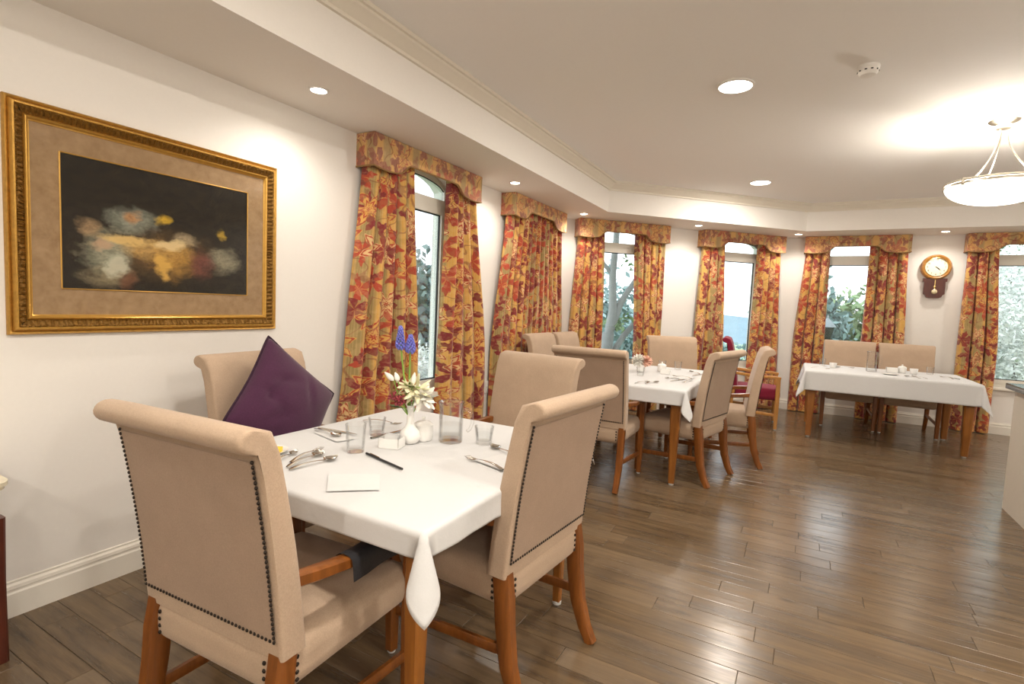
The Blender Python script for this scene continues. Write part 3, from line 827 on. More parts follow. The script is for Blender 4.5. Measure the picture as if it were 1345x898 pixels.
table(*T1, 0, 'honey wooden dining table nearest the camera under a white cloth', .054)
table(*T2, math.radians(1), 'honey wooden dining table in the middle under a white cloth', .07)
table(*T3, math.radians(.6), 'honey wooden dining table at the far wall under a white cloth', .085)
cloth(*T1, 0, .125, 'white tablecloth on the nearest table with the jug and blue hyacinth', 3, .74, .62, 1.38, .17)
cloth(*T2, math.radians(1), .135, 'white tablecloth on the middle table with the pink flowers', 5, .80, .90, 1.30, .16)
cloth(*T3, math.radians(.6), .225, 'white tablecloth with the longest overhang, on the table at the far wall', 8, .98, .98, 1.08, .04)
ZT = .746

# ------------------------------------------------------------------ table ware
def spoon_mb(L=.19, bw=.021, bl=.055):
    mb = MB()
    pts = []; hl = L-bl
    rows = []
    for i in range(11):
        t = i/10; x = hl*t; wd = (.009*(1-t)+.0035*t) if t > .15 else .005+.004*math.sin(t/.15*PI/2)
        zz = .004+.010*math.sin(t*PI)*.7+.003*t
        rows.append([(x, -wd, zz), (x, 0, zz+.0014), (x, wd, zz), (x, 0, zz-.0012)])
    mb.grid(rows, closed_u=True)
    rows = []
    for i in range(9):
        t = i/8; x = hl-.003+bl*t; wd = bw*math.sin(PI*min(.999, .06+.94*t)**.85)+.001
        rows.append([(x, wd*k/3, .004+.007*(abs(k)/3)**2+.004*(2*t-1)**2) for k in range(-3, 4)])
    mb.grid(rows); mb.grid([[(x, y, z-.0012) for x, y, z in r] for r in rows]); return mb
def fork_mb(L=.19):
    mb = MB(); rows = []; hl = L-.055
    for i in range(11):
        t = i/10; x = hl*t; wd = (.009*(1-t)+.0035*t); zz = .004+.008*math.sin(t*PI)+.004*t
        rows.append([(x, -wd, zz), (x, 0, zz+.0014), (x, wd, zz), (x, 0, zz-.0012)])
    for t, wd, zz in ((.0, .006, .007), (.4, .0115, .004), (1., .012, .003)):
        rows.append([(hl+.006+.014*t, -wd, zz), (hl+.006+.014*t, 0, zz+.0014), (hl+.006+.014*t, wd, zz), (hl+.006+.014*t, 0, zz-.0012)])
    mb.grid(rows, closed_u=True)
    for k in range(4):
        y = -.0105+.007*k
        mb.tube([(hl+.018, y, .003), (hl+.04, y, .0035), (L+.005, y, .008)], [.002, .0018, .0008], 6)
    return mb
def knife_mb(L=.21):
    mb = MB(); rows = []
    for i in range(13):
        t = i/12; x = L*t
        if t < .45: wd, th = .0075-.002*t, .0035
        else: wd, th = .009*math.sqrt(max(.02, 1-((t-.45)/.56)**3)), .0012
        rows.append([(x, -wd, .004), (x, 0, .004+th), (x, wd, .004), (x, 0, .004-th)])
    mb.grid(rows, closed_u=True); return mb
_meshes = {'spoon': spoon_mb(.19).mesh('spoon', M['steel'], 60), 'teaspoon': spoon_mb(.14, .015, .04).mesh('teaspoon', M['steel'], 60),
           'fork': fork_mb().mesh('fork', M['steel'], 60), 'knife': knife_mb().mesh('knife', M['steel'], 60)}
def cutlery(kind, head, tail, label, group, z=ZT, tilt=0.):
    o = link(bpy.data.objects.new(kind, _meshes[kind])); h, t = Vector(head), Vector(tail); d = (h-t).normalized()
    L = {'spoon': .19, 'teaspoon': .14, 'fork': .195, 'knife': .21}[kind]; p = h-d*L
    o.location = (p.x, p.y, z+.001); o.rotation_euler = (0, -tilt, math.atan2(d.y, d.x))
    tag(o, label, kind if kind != 'teaspoon' else 'spoon', group); return o
def lathe_thing(name, prof, mat, loc, label, cat, group=None, n=24, parent=None, smooth=40, cap=False):
    mb = MB(); mb.lathe(prof, n, cap=cap); o = mb.build(name, mat, parent, smooth)
    o.location = loc
    if label: tag(o, label, cat, group)
    return o
def tumbler(x, y, r, h, label, group, water=.0, z=ZT, rb=None):
    rb = rb or r*.78
    prof = [(0, .001), (rb, .001), (rb*1.02, .006), (r, h), (r-.0022, h), (rb-.002, .016), (0, .014)]
    o = lathe_thing('tumbler', prof, M['tumbler'], (x, y, z), label, 'glass', group, 20)
    if water:
        k = .016+(h-.016)*water; rr = rb-.0025+(r-rb)*water
        mb = MB(); mb.lathe([(0, .0165), (rb-.003, .0165), (rr, k), (0, k)], 20, cap=False); mb.build('water', M['water'], o, 40)
    return o
def jug(x, y, r, h, ang, label, z=ZT, water=.45):
    o = lathe_thing('water_jug', [(0, .001), (r*.95, .001), (r, .008), (r, h*.78), (r*1.03, h*.92), (r*1.09, h), (r*1.05, h), (r*.97, h*.9), (r-.004, h*.78), (r-.004, .014), (0, .012)], M['tumbler'], (x, y, z), label, 'jug', None, 28)
    o.rotation_euler = (0, 0, ang)
    mb = MB(); mb.lathe([(0, .0145), (r-.005, .0145), (r-.005, h*water), (0, h*water)], 28, cap=False); mb.build('water', M['water'], o, 40)
    mb = MB(); mb.tube([(r*.98, 0, h*.80), (r+.018, 0, h*.83), (r+.036, 0, h*.72), (r+.040, 0, h*.5), (r+.030, 0, h*.34), (r+.018, 0, h*.28)], .0065, 8); mb.build('handle', M['tumbler'], o, 60)
    mb = MB(); mb.lathe([(r*1.10, h*.955), (r*1.10, h*.99), (r*.9, h*1.01), (0, h*1.01)], 28, cap=False); mb.build('lid', glass_mat('clear_lid', (.97, .975, .98), .08, .4), o, 40)
    return o
def sugar_bowl(x, y, r, h, label, group=None, z=ZT):
    o = lathe_thing('sugar_bowl', [(0, .001), (r*.9, .001), (r*.97, .008), (r, h*.5), (r*.97, h), (r*.9, h), (r*.92, .01), (0, .008)], M['china'], (x, y, z), label, 'bowl', group, 24)
    mb = MB(); mb.lathe([(r*1.0, h*1.0), (r*1.0, h*1.06), (r*.7, h*1.22), (r*.25, h*1.32), (0, h*1.33)], 24, cap=True); l = mb.build('lid', M['china'], o, 40)
    mb = MB(); mb.lathe([(.004, h*1.3), (.0055, h*1.38), (.009, h*1.48), (.007, h*1.58), (0, h*1.6)], 14, cap=False); mb.build('knob', M['china'], l, 60)
    return o
def sheet(name, pts, label, cat, z=ZT, group=None, fold=.0):
    mb = MB(); n = 8; P = [Vector(p) for p in pts]; rows = []
    for j in range(n+1):
        row = []
        for i in range(n+1):
            u, v = i/n, j/n; q = P[0]*(1-u)*(1-v)+P[1]*u*(1-v)+P[2]*u*v+P[3]*(1-u)*v
            row.append((q.x, q.y, z+.0015+.001*math.sin(5*u+3*v)**2+fold*u*v*(1-v)))
        rows.append(row)
    mb.grid(rows); mb.grid([[(x, y, q+.0012) for x, y, q in r] for r in rows])
    o = mb.build(name, M['paper'], None, 60); tag(o, label, cat, group); return o
# --- nearest table
sheet('paper_napkin', [(-1.322, 1.184), (-1.204, 1.072), (-1.086, 1.17), (-1.19, 1.281)], 'white folded napkin at the front edge of the nearest table', 'napkin', fold=.006)
mb = MB(); mb.tube([(-1.387, 1.419, ZT+.006), (-1.16, 1.357, ZT+.006)], [.0045, .0045], 8); o = mb.build('pen', M['pen'], None, 50)
mb = MB(); mb.tube([(-1.30, 1.3955, ZT+.0115), (-1.36, 1.4118, ZT+.0125)], .0015, 6); mb.build('clip', M['steel'], o, 50)
tag(o, 'black pen lying in the middle of the nearest tablecloth', 'pen')
g1 = 'cutlery at the left front of the nearest table'
cutlery('spoon', (-1.43, 1.325), (-1.458, 1.111), 'large spoon at the front of the cutlery fan beside the nearest chair', g1)
cutlery('spoon', (-1.515, 1.335), (-1.476, 1.12), 'spoon lying against the fork in the cutlery fan, nearest table', g1, ZT+.001)
cutlery('fork', (-1.575, 1.375), (-1.495, 1.137), 'fork with tines pointing away in the cutlery fan, nearest table', g1)
cutlery('teaspoon', (-1.60, 1.285), (-1.553, 1.15), 'teaspoon between the fork and the butter dish, nearest table', g1)
cutlery('knife', (-1.655, 1.285), (-1.60, 1.14), 'knife next to the butter dish on the nearest table', g1)
o = lathe_thing('butter_dish', [(0, .002), (.04, .002), (.06, .012), (.063, .014), (.058, .013), (.038, .006), (0, .006)], M['china'], (-1.672, 1.225, ZT), 'small white dish with yellow butter half hidden by the nearest chair', 'dish', None, 24)
mb = MB(); mb.cbox(-.022, .022, -.016, .016, 0, .018, .003); o = mb.build('butter_pat', M['butter'], None, 30); o.location = (-1.655, 1.232, ZT+.0065); o.rotation_euler = (0, 0, .5); tag(o, 'yellow butter pat on the small white dish', 'butter')
tumbler(-1.447, 1.423, .039, .108, 'tall clear tumbler left of the pen on the nearest table', 'tumblers on the nearest table', 0, rb=.032)
tumbler(-1.56, 1.655, .038, .075, 'short clear tumbler behind the tall tumbler on the nearest table', 'tumblers on the nearest table', .35)
sheet('paper_napkin', [(-1.784, 1.513), (-1.60, 1.47), (-1.575, 1.545), (-1.732, 1.625)], 'white napkin under cutlery by the purple cushion', 'napkin')
g2 = 'cutlery on the cushion side of the nearest table'
cutlery('spoon', (-1.63, 1.522), (-1.808, 1.545), 'spoon on the napkin by the purple cushion', g2, ZT+.003)
cutlery('knife', (-1.61, 1.59), (-1.79, 1.572), 'knife on the napkin by the purple cushion', g2, ZT+.003)
g3 = 'cutlery at the window corner of the nearest table'
cutlery('fork', (-1.60, 1.86), (-1.79, 1.80), 'fork behind the short tumbler near the window corner', g3)
cutlery('knife', (-1.52, 1.80), (-1.53, 1.60), 'knife left of the white bud vase on the nearest table', g3)
def caddy(x, y, label, z=ZT, s=1., rz=.3):
    o = empty('sachet_holder', (x, y, z), rz, label, 'holder', 'sachet holders')
    mb = MB(); a, h, t = .042*s, .04*s, .003
    mb.box(-a, a, -a*.8, a*.8, .001, .005)
    for p in ((-a, a, -a*.8, -a*.8+t), (-a, a, a*.8-t, a*.8), (-a, -a+t, -a*.8, a*.8), (a-t, a, -a*.8, a*.8)): mb.box(*p, .005, h)
    mb.build('tray', M['china'], o, 30); return o
cd = caddy(-1.385, 1.555, 'white square sachet holder beside the bud vase on the nearest table')
for i in range(5):
    mb = MB(); mb.box(-.026, .026, -.0015, .0015, 0, .045); o = mb.build('sugar_sachet', M['paper'], None, 0)
    p = Matrix.Rotation(.3, 4, 'Z') @ Vector((0, -.022+.011*i, 0)); o.location = (-1.385+p.x, 1.555+p.y, ZT+.006); o.rotation_euler = (-.25+.1*i, .06*(-1)**i, .3)
    tag(o, ('front', 'second', 'middle', 'fourth', 'rearmost')[i] + ' white paper sachet in the holder on the nearest table', 'sachet', 'sugar sachets')
VX, VY = -1.372, 1.648
lathe_thing('bud_vase', [(0, .001), (.03, .001), (.040, .012), (.044, .03), (.038, .05), (.022, .066), (.015, .085), (.0145, .12), (.016, .15), (.020, .156), (.016, .154), (.012, .12), (.010, .02), (0, .02)], M['china'], (VX, VY, ZT), 'white bulbous bud vase holding the flowers on the nearest table', 'vase', None, 24)
sugar_bowl(-1.36, 1.718, .042, .062, 'white lidded sugar bowl between the bud vase and the glass jug')
jug(-1.251, 1.763, .050, .170, math.radians(25), 'clear glass water jug with a lid on the nearest table')
tumbler(-1.121, 1.818, .041, .075, 'clear tumbler of water right of the glass jug', 'tumblers on the nearest table', .5)
g4 = 'cutlery at the right side of the nearest table'
cutlery('spoon', (-1.075, 1.80), (-.93, 1.73), 'spoon right of the water tumbler by the right hand chair', g4)
cutlery('teaspoon', (-1.03, 1.90), (-.94, 1.85), 'small spoon at the far right of the nearest table', g4)
sheet('paper_napkin', [(-1.015, 1.594), (-.86, 1.55), (-.85, 1.72), (-.975, 1.765)], 'white napkin by the fork at the right of the nearest table', 'napkin')
cutlery('fork', (-1.063, 1.606), (-.848, 1.545), 'fork beside the right hand chair on the nearest table', g4, ZT+.003)
# --- flowers in the bud vase
def stem_curve(b, t, bend=.0, n=8):
    b, t = Vector(b), Vector(t); side = Vector((-.875, -.485, 0))*bend
    return [b.lerp(t, i/n)+side*math.sin(PI*i/n) for i in range(n+1)]
base = Vector((VX, VY, ZT+.10))
CR = Vector((.80, .60, 0)); CU = Vector((0, 0, 1)); CD = Vector((-.60, .80, 0))
def hyacinth(top, r, h, label):
    o = empty('grape_hyacinth', base, 0, label, 'flower', 'blue hyacinths'); T = Vector(top)-base
    mb = MB(); mb.tube(stem_curve((0, 0, 0), T, .004), .0035, 8); mb.build('stem', M['stemg'], o, 60)
    mb = MB(); r_ = random.Random(int(h*1000))
    n = 70
    for i in range(n):
        t = i/n; a = i*2.4; rr = r*(1-.75*t**1.5)*(.55+.5*min(1, t*6))
        c = (T.x+rr*math.cos(a), T.y+rr*math.sin(a), T.z-h*.35+h*t)
        mb.ball(c, .0048*(1-.35*t)+.001*r_.random(), 6, 4, (1, 1, 1.3))
    mb.build('bloom', M['blue'], o, 60, kind='stuff')
hyacinth((-1.388, 1.592, 1.165), .016, .09, 'taller blue hyacinth in the bud vase')
hyacinth((-1.358, 1.618, 1.145), .019, .07, 'shorter blue hyacinth in the bud vase')
def bud(top, d, L, label, mat='white_petal'):
    o = empty('lily_bud', base, 0, label, 'flower', 'pale buds in the bud vase'); T = Vector(top)-base; d = Vector(d).normalized()
    mb = MB(); mb.tube(stem_curve((0, 0, 0), T, .008), .0022, 6); mb.build('stem', M['stemg'], o, 60)
    mb = MB(); mb.tube([T+d*(L*k/8) for k in range(9)], [.002+.009*math.sin(PI*(k/8)**.75)**1 for k in range(9)], 8); mb.build('petal', M[mat], o, 60)
bud((-1.41, 1.585, 1.005), (-.6, -.35, .6), .05, 'white bud leaning left in the bud vase')
bud((-1.40, 1.60, 1.0), (-.25, -.1, .7), .04, 'small white bud in front of the green leaf')
bud((-1.352, 1.63, .985), (.1, .1, 1), .055, 'white bud pointing straight up in the bud vase')
def petal_cluster(name, c, R, npet, L, Wd, mat, label, seed, core=None, leaf=0, stem=True, origin=None, cat='flower', group=None):
    r_ = random.Random(seed); og = Vector(origin if origin is not None else base); o = empty(name, og, 0, label, cat, group); c = Vector(c)-og
    if stem:
        mb = MB(); mb.tube(stem_curve((0, 0, 0), c, .004), .0025, 6); mb.build('stem', M['stemg'], o, 60)
    mb = MB()
    for i in range(npet):
        z = 1-2*(i+.5)/npet*.85; a = i*2.39996+r_.random()*.4; s_ = math.sqrt(max(0, 1-z*z))
        d = Vector((s_*math.cos(a), s_*math.sin(a), z)); sd = d.cross(Vector((r_.random()-.5, r_.random()-.5, 1))).normalized(); up = d.cross(sd)
        b0 = c+d*R*.25; rows = []
        for k in range(5):
            t = k/4; wv = Wd*math.sin(PI*(.12+.82*t)); ce = b0+d*(L*t*(.75+.5*r_.random()*0+.25))+up*(.25*L*t*t)
            rows.append([ce-sd*wv+up*wv*.4, ce, ce+sd*wv+up*wv*.4])
        mb.grid(rows); mb.grid([[p-up*.0006 for p in q] for q in rows])
    mb.build('petal', M[mat], o, 60, kind='stuff')
    if core:
        mb = MB()
        for i in range(12):
            a = i*2.4; mb.ball((c.x+.3*R*math.cos(a)*r_.random(), c.y+.3*R*math.sin(a)*r_.random(), c.z+R*.35), .003, 6, 4)
        mb.build('stamen', M[core], o, 60, kind='stuff')
    for k in range(leaf):
        a = r_.random()*6.28; d = Vector((math.cos(a), math.sin(a), .3+.4*r_.random())); sd = d.cross(Vector((0, 0, 1))).normalized(); mb = MB(); rows = []
        for q in range(6):
            t = q/5; wv = .011*math.sin(PI*(.05+.93*t)); ce = c*.8+d*(.06*t)-Vector((0, 0, .02*t*t)); rows.append([ce-sd*wv, ce+Vector((0, 0, -.002)), ce+sd*wv])
        mb.grid(rows); mb.grid([[p-Vector((0, 0, .0006)) for p in q] for q in rows]); mb.build('leaf', M['leaf'], o, 60)
    return o
petal_cluster('alstroemeria', (-1.345, 1.650, .965), .035, 22, .062, .012, 'cream_petal', 'cream spidery bloom on the upper right of the bud vase', 1, 'stemg', 1)
petal_cluster('alstroemeria', (-1.322, 1.662, .935), .035, 24, .055, .013, 'white_petal', 'white bloom lowest on the right of the bud vase', 2, 'stemg', 2)
petal_cluster('alstroemeria', (-1.375, 1.625, .985), .025, 14, .042, .011, 'cream_petal', 'cream bloom below the hyacinth stems', 3, None, 2)
def berries(c, label, seed):
    r_ = random.Random(seed); o = empty('berry_sprig', base, 0, label, 'flower', 'red sprigs in the bud vase'); c = Vector(c)-base
    mb = MB(); mb.tube(stem_curve((0, 0, 0), c, 0), .002, 6); mb.build('stem', M['stemg'], o, 60)
    mb = MB()
    for i in range(26):
        v = Vector((r_.gauss(0, 1), r_.gauss(0, 1), r_.gauss(0, 1))).normalized()*(.024*r_.random()**.4); mb.ball(c+v, .0055, 6, 4)
    mb.build('berry', M['berry'], o, 60, kind='stuff')
    mb = MB(); d = Vector((-.8, -.55, .12)); sd = d.cross(Vector((0, 0, 1))).normalized(); rows = []
    for q in range(6):
        t = q/5; wv = .012*math.sin(PI*(.05+.93*t)); ce = c*.6+d*(.055*t); rows.append([ce-sd*wv, ce, ce+sd*wv])
    mb.grid(rows); mb.grid([[p-Vector((0, 0, .0006)) for p in q] for q in rows]); mb.build('leaf', M['leaf'], o, 60)
berries((-1.385, 1.595, .925), 'red berry sprig at the front of the bud vase', 4)
berries((-1.405, 1.585, .935), 'red berry sprig leaning left over the vase rim', 5)
# --- middle table
lathe_thing('posy_vase', [(0, .001), (.028, .001), (.036, .01), (.04, .04), (.032, .07), (.029, .07), (.035, .04), (0, .012)], M['china'], (-1.30, 4.86, ZT), 'small white vase under the pink flowers on the middle table', 'vase')
petal_cluster('hydrangea', (-1.325, 4.85, ZT+.105), .05, 60, .055, .016, 'white_petal', 'white hydrangea head on the left of the middle table vase', 11, 'cream_petal', 1, origin=(-1.30, 4.86, ZT+.05))
petal_cluster('hydrangea', (-1.262, 4.88, ZT+.10), .05, 60, .050, .016, 'pink_petal', 'pink hydrangea head on the right of the middle table vase', 12, 'cream_petal', 1, origin=(-1.30, 4.86, ZT+.05))
gt = 'tumblers on the middle table'
tumbler(-1.20, 5.28, .038, .085, 'clear tumbler behind the pink flowers', gt, .3)
tumbler(-1.06, 5.34, .038, .085, 'clear tumbler in front of the far end chair on the middle table', gt, .3)
sugar_bowl(-1.15, 5.05, .042, .06, 'white lidded sugar bowl right of the pink flowers')
caddy(-1.08, 4.90, 'white sachet holder in the middle of the middle table', rz=.1)
tumbler(-1.22, 4.55, .036, .08, 'clear tumbler at the near left of the middle table', gt, .3)
gm = 'cutlery on the middle table'
for k, hd, tl, lb in (('fork', (-.99, 4.78), (-.80, 4.70), 'fork across the middle of the middle table'), ('spoon', (-1.05, 4.22), (-1.12, 4.05), 'spoon at the near end of the middle table, left'),
                      ('spoon', (-.99, 4.26), (-1.05, 4.08), 'spoon at the near end of the middle table, right'), ('knife', (-.93, 4.40), (-.86, 4.58), 'knife near the front corner of the middle table'),
                      ('teaspoon', (-1.0, 4.52), (-.92, 4.60), 'teaspoon in the middle of the middle table'), ('spoon', (-.93, 5.25), (-.82, 5.12), 'spoon at the far right of the middle table'),
                      ('knife', (-.85, 4.95), (-.79, 5.13), 'knife along the right edge of the middle table'), ('fork', (-.83, 4.40), (-.79, 4.57), 'fork at the right front of the middle table')):
    cutlery(k, hd, tl, lb, gm)
sheet('paper_napkin', [(-1.0, 4.62), (-.82, 4.60), (-.80, 4.80), (-.98, 4.82)], 'white napkin on the right of the middle table', 'napkin')
# --- far table
g5 = 'tumblers on the far table'
tumbler(.235, 7.42, .038, .085, 'clear tumbler at the left end of the far table', g5, .3)
lathe_thing('cup', [(0, .001), (.025, .001), (.03, .006), (.04, .06), (.0375, .06), (.027, .01), (0, .01)], M['china'], (.335, 7.12, ZT), 'white cup at the left end of the far table', 'cup', 'white cups on the far table')
jug(.70, 7.07, .052, .225, math.radians(-10), 'tall clear water jug in the middle of the far table', water=.3)
caddy(.905, 7.20, 'white sachet holder right of the tall jug', s=1.3, rz=0)
sugar_bowl(1.0, 7.22, .042, .06, 'white lidded sugar bowl beside the sachet holder on the far table')
lathe_thing('cup', [(0, .001), (.025, .001), (.03, .006), (.04, .06), (.0375, .06), (.027, .01), (0, .01)], M['china'], (1.10, 7.18, ZT), 'white cup right of the sugar bowl on the far table', 'cup', 'white cups on the far table')
tumbler(1.262, 7.30, .038, .085, 'clear tumbler at the right end of the far table', g5, .3)
lathe_thing('side_plate', [(0, .002), (.05, .002), (.075, .011), (.078, .011), (.052, .004), (0, .004)], M['china'], (.85, 6.85, ZT), 'small white plate at the front of the far table', 'plate')
gf = 'cutlery on the far table'
for k, hd, tl, lb in (('fork', (1.32, 7.12), (1.40, 6.92), 'fork at the right end of the far table'), ('knife', (1.40, 7.16), (1.45, 6.95), 'knife at the right end of the far table'),
                      ('spoon', (.96, 6.80), (1.04, 6.70), 'spoon at the front of the far table, left of two'), ('spoon', (1.03, 6.84), (1.11, 6.73), 'spoon at the front of the far table, right of two'),
                      ('spoon', (.42, 7.24), (.25, 7.2), 'spoon near the white cup on the far table'), ('teaspoon', (.56, 7.27), (.46, 7.25), 'teaspoon left of the tall jug on the far table'), ('fork', (.30, 6.95), (.14, 6.90), 'fork at the left front of the far table')):
    cutlery(k, hd, tl, lb, gf)

# ------------------------------------------------------------------ clock
def clock():
    o = empty('wall_clock', (1.40, YF, 1.63), 0, 'oak wall clock with round cream dial and brass pendulum', 'clock')
    zc = .385
    mb = MB(); P = [(-.12, .245), (-.12, .205), (-.105, .20), (-.105, .05), (-.085, .035), (-.075, .01), (-.05, 0), (.05, 0), (.075, .01), (.085, .035), (.105, .05), (.105, .20), (.12, .205), (.12, .245)]
    n = len(P); mb.add([(x, -.055, z) for x, z in P]+[(x, 0, z) for x, z in P], [tuple(range(n)), tuple(reversed(range(n, 2*n)))]+[(i, n+i, n+(i+1) % n, (i+1) % n) for i in range(n)])
    mb.build('case', M['mahog'], o, 20)
    rot = Matrix.Translation((0, 0, zc)) @ Matrix.Rotation(PI/2, 4, 'X')
    def lat(prof, name, mat, nn=40):
        t = MB(); t.lathe(prof, nn, cap=False); m = MB(); m.add([rot @ Vector(v) for v in t.v], t.f); return m.build(name, mat, o, 35)
    lat([(.158, 0), (.158, .04), (.150, .062), (.138, .068), (.126, .060), (.118, .054), (.118, .03)], 'bezel', M['oak'])
    lat([(.119, .05), (.119, .058), (.113, .06), (.111, .05)], 'rim', M['brass'])
    lat([(.117, .0), (.117, .048), (0, .048)], 'dial', M['dial'])
    dial = [c for c in o.children if c.name.startswith('dial')][0]
    for k in range(12):
        cu = bpy.data.curves.new('numeral', 'FONT'); cu.body = str(12 if k == 0 else k); cu.size = .030; cu.align_x = 'CENTER'; cu.align_y = 'CENTER'; cu.extrude = .0004
        tmp = bpy.data.objects.new('tmp', cu); link(tmp); dg = bpy.context.evaluated_depsgraph_get(); me = bpy.data.meshes.new_from_object(tmp.evaluated_get(dg)); bpy.data.objects.remove(tmp)
        me.materials.clear(); me.materials.append(M['ink']); a = PI/2-k*PI/6
        nm = bpy.data.objects.new('numeral', me); link(nm); nm.parent = dial; nm.rotation_euler = (PI/2, 0, 0); nm.location = (.090*math.cos(a), -.0487, zc+.090*math.sin(a))
    for L, wd, ang in ((.055, .0045, math.radians(-38)), (.080, .003, math.radians(-45))):
        mb = MB(); d = Vector((math.cos(ang), 0, math.sin(ang))); sd = Vector((-d.z, 0, d.x)); c = Vector((0, -.052, zc))
        q = [c-d*.012-sd*wd*.6, c+sd*-wd+d*L*.4, c+d*L, c+sd*wd+d*L*.4, c-d*.012+sd*wd*.6]
        mb.add(q+[p+Vector((0, .001, 0)) for p in q], [tuple(range(5)), tuple(reversed(range(5, 10)))]+[(i, 5+i, 5+(i+1) % 5, (i+1) % 5) for i in range(5)])
        mb.build('hand', M['ink'], o, 0)
    mb = MB(); mb.box(-.004, .004, -.064, -.060, .095, .225); mb.ball((0, -.064, .14), .012, 10, 6, (1.3, .5, 1)); mb.build('pendulum_rod', M['brass'], o, 30)
    mb = MB(); t = MB(); t.lathe([(0, .008), (.024, .006), (.030, 0), (.024, -.006), (0, -.008)], 24, cap=False); r2 = Matrix.Translation((0, -.066, .078)) @ Matrix.Rotation(PI/2, 4, 'X')
    mb.add([r2 @ Vector(v) for v in t.v], t.f); mb.build('pendulum_bob', simple('pale_brass', (.80, .70, .45), .3, .6, nscale=40), o, 50)
clock()

# ------------------------------------------------------------------ wall socket, sideboard, counter
o = empty('wall_socket', (XL, 4.40, .505), PI/2, 'white double power socket on the wall between the floral curtains', 'socket')
mb = MB(); mb.cbox(-.075, .075, -.012, 0, -.06, .06, .004); mb.build('plate', M['plastic'], o, 30)
for sx in (-.035, .035):
    mb = MB()
    for x, z, a in ((-.012, .008, .5), (.012, .008, -.5), (0, -.014, 0)):
        mb.box(sx+x-.0025, sx+x+.0025, -.0128, -.011, z-.009-.012, z+.009-.012)
    mb.build('slot', M['hole'], o, 0)
    mb = MB(); mb.cbox(sx-.008, sx+.008, -.016, -.011, .025, .048, .002); mb.build('switch', M['plastic'], o, 30)
def sideboard():
    o = empty('side_table', (-2.475, .30, 0), 0, 'dark red wooden side table with cream marble top at the left edge', 'table')
    x0, x1, y0, y1 = -.205, .160, -.75, .41
    def rr(x0, x1, y0, y1, r, n=6):
        P = []
        for cx, cy, a0 in ((x1-r, y0+r, -90), (x1-r, y1-r, 0)):
            for k in range(n+1): a = math.radians(a0+90*k/n); P.append((cx+r*math.cos(a), cy+r*math.sin(a)))
        return [(x0, y0)]+P+[(x0, y1)]
    mb = MB(); mb.prism(rr(x0, x1+.0, y0, y1, .06), .638, .652); mb.prism(rr(x0, x1-.008, y0, y1-.008, .055), .625, .638); mb.build('marble_top', M['marble'], o, 35)
    mb = MB(); mb.prism(rr(x0, x1-.04, y0+.03, y1-.04, .03), .50, .625); mb.build('apron', M['mahog'], o, 35)
    for sy in (-.69, .372):
        for sx in (-.115, .093):
            mb = MB(); mb.bar([(sx, sy, .52), (sx, sy, .3), (sx, sy, .0)], [.055, .05, .055], [.055, .05, .055]); mb.build('leg', M['mahog'], o, 30)
    mb = MB(); mb.prism(rr(x0+.02, x1-.06, y0+.05, y1-.06, .03), .09, .115); mb.build('shelf', M['mahog'], o, 35)
sideboard()
def counter():
    o = empty('servery_counter', (2.2, 4.0, 0), 0, 'beige servery counter with dark stone top at the right edge', 'counter')
    mb = MB(); mb.box(-.84, .84, -1.2, 1.02, 0, .872); mb.build('body', M['counter'], o, 20)
    mb = MB(); mb.cbox(-.885, .885, -1.245, 1.06, .872, .912, .005); mb.build('benchtop', M['granite'], o, 30)
counter()

# ------------------------------------------------------------------ lamps in the ceiling
def disc_light(x, y, label, n):
    o = empty('ceiling_light', (x, y, HC), 0, label, 'light', 'round ceiling lights')
    mb = MB(); mb.lathe([(.112, -.0), (.112, -.008), (.098, -.012), (.096, -.004)], 36, cap=False); mb.build('rim', M['plastic'], o, 30)
    mb = MB(); mb.lathe([(.097, -.006), (.0, -.0065)], 36, cap=False); mb.build('diffuser', M['disc'], o, 60)
    ld = bpy.data.lights.new('ceiling_lamp', 'AREA'); ld.shape = 'DISK'; ld.size = .19; ld.energy = DISC_W; ld.color = LAMP
    l = bpy.data.objects.new('ceiling_lamp', ld); link(l); l.parent = o; l.location = (0, 0, -.014)
disc_light(-.479, 3.6, 'round ceiling light nearest the camera, left of the smoke detector', 0)
disc_light(-.514, 6.287, 'round ceiling light farther away, above the far window corner', 1)
for i, (x, y, lb) in enumerate(((-.48, .9, 'added unseen round ceiling light above the nearest table, outside the picture'), (-.48, -1.8, 'added unseen round ceiling light behind the camera, left'), (1.6, .9, 'added unseen round ceiling light just right of the camera'),  # unseen ceiling lights, added to brighten the room
        (1.6, -1.8, 'added unseen round ceiling light behind the camera, middle'), (3.5, .9, 'added unseen round ceiling light by the right wall beside the camera'), (3.5, -1.8, 'added unseen round ceiling light in the back right corner'),
        (3.4, 2.2, 'added unseen round ceiling light above the servery counter, outside the picture'), (3.7, 7.0, 'added unseen round ceiling light in the far right of the room, outside the picture'))):
    disc_light(x, y, lb, 2+i)
def downlight(x, y, label, aim=0.):
    o = empty('downlight', (x, y, HS), 0, label, 'light', 'small downlights in the soffit')
    mb = MB(); mb.lathe([(.052, 0), (.052, -.004), (.042, -.006), (.040, -.001)], 28, cap=False); mb.build('bezel', M['plastic'], o, 30)
    mb = MB(); mb.lathe([(.040, -.002), (0, -.003)], 28, cap=False); mb.build('lens', M['spotlens'], o, 60)
    ld = bpy.data.lights.new('downlight_lamp', 'SPOT'); ld.energy = SPOT_W; ld.color = LAMP; ld.spot_size = math.radians(150); ld.spot_blend = .8; ld.shadow_soft_size = .035
    l = bpy.data.objects.new('downlight_lamp', ld); link(l); l.parent = o; l.location = (0, 0, -.02)
downlight(-2.33, 1.975, 'small downlight in the soffit nearest the framed picture')
downlight(-2.35, 4.17, 'small downlight between the first two pelmets')
downlight(-2.33, 5.80, 'small downlight at the corner before the bare tree window')
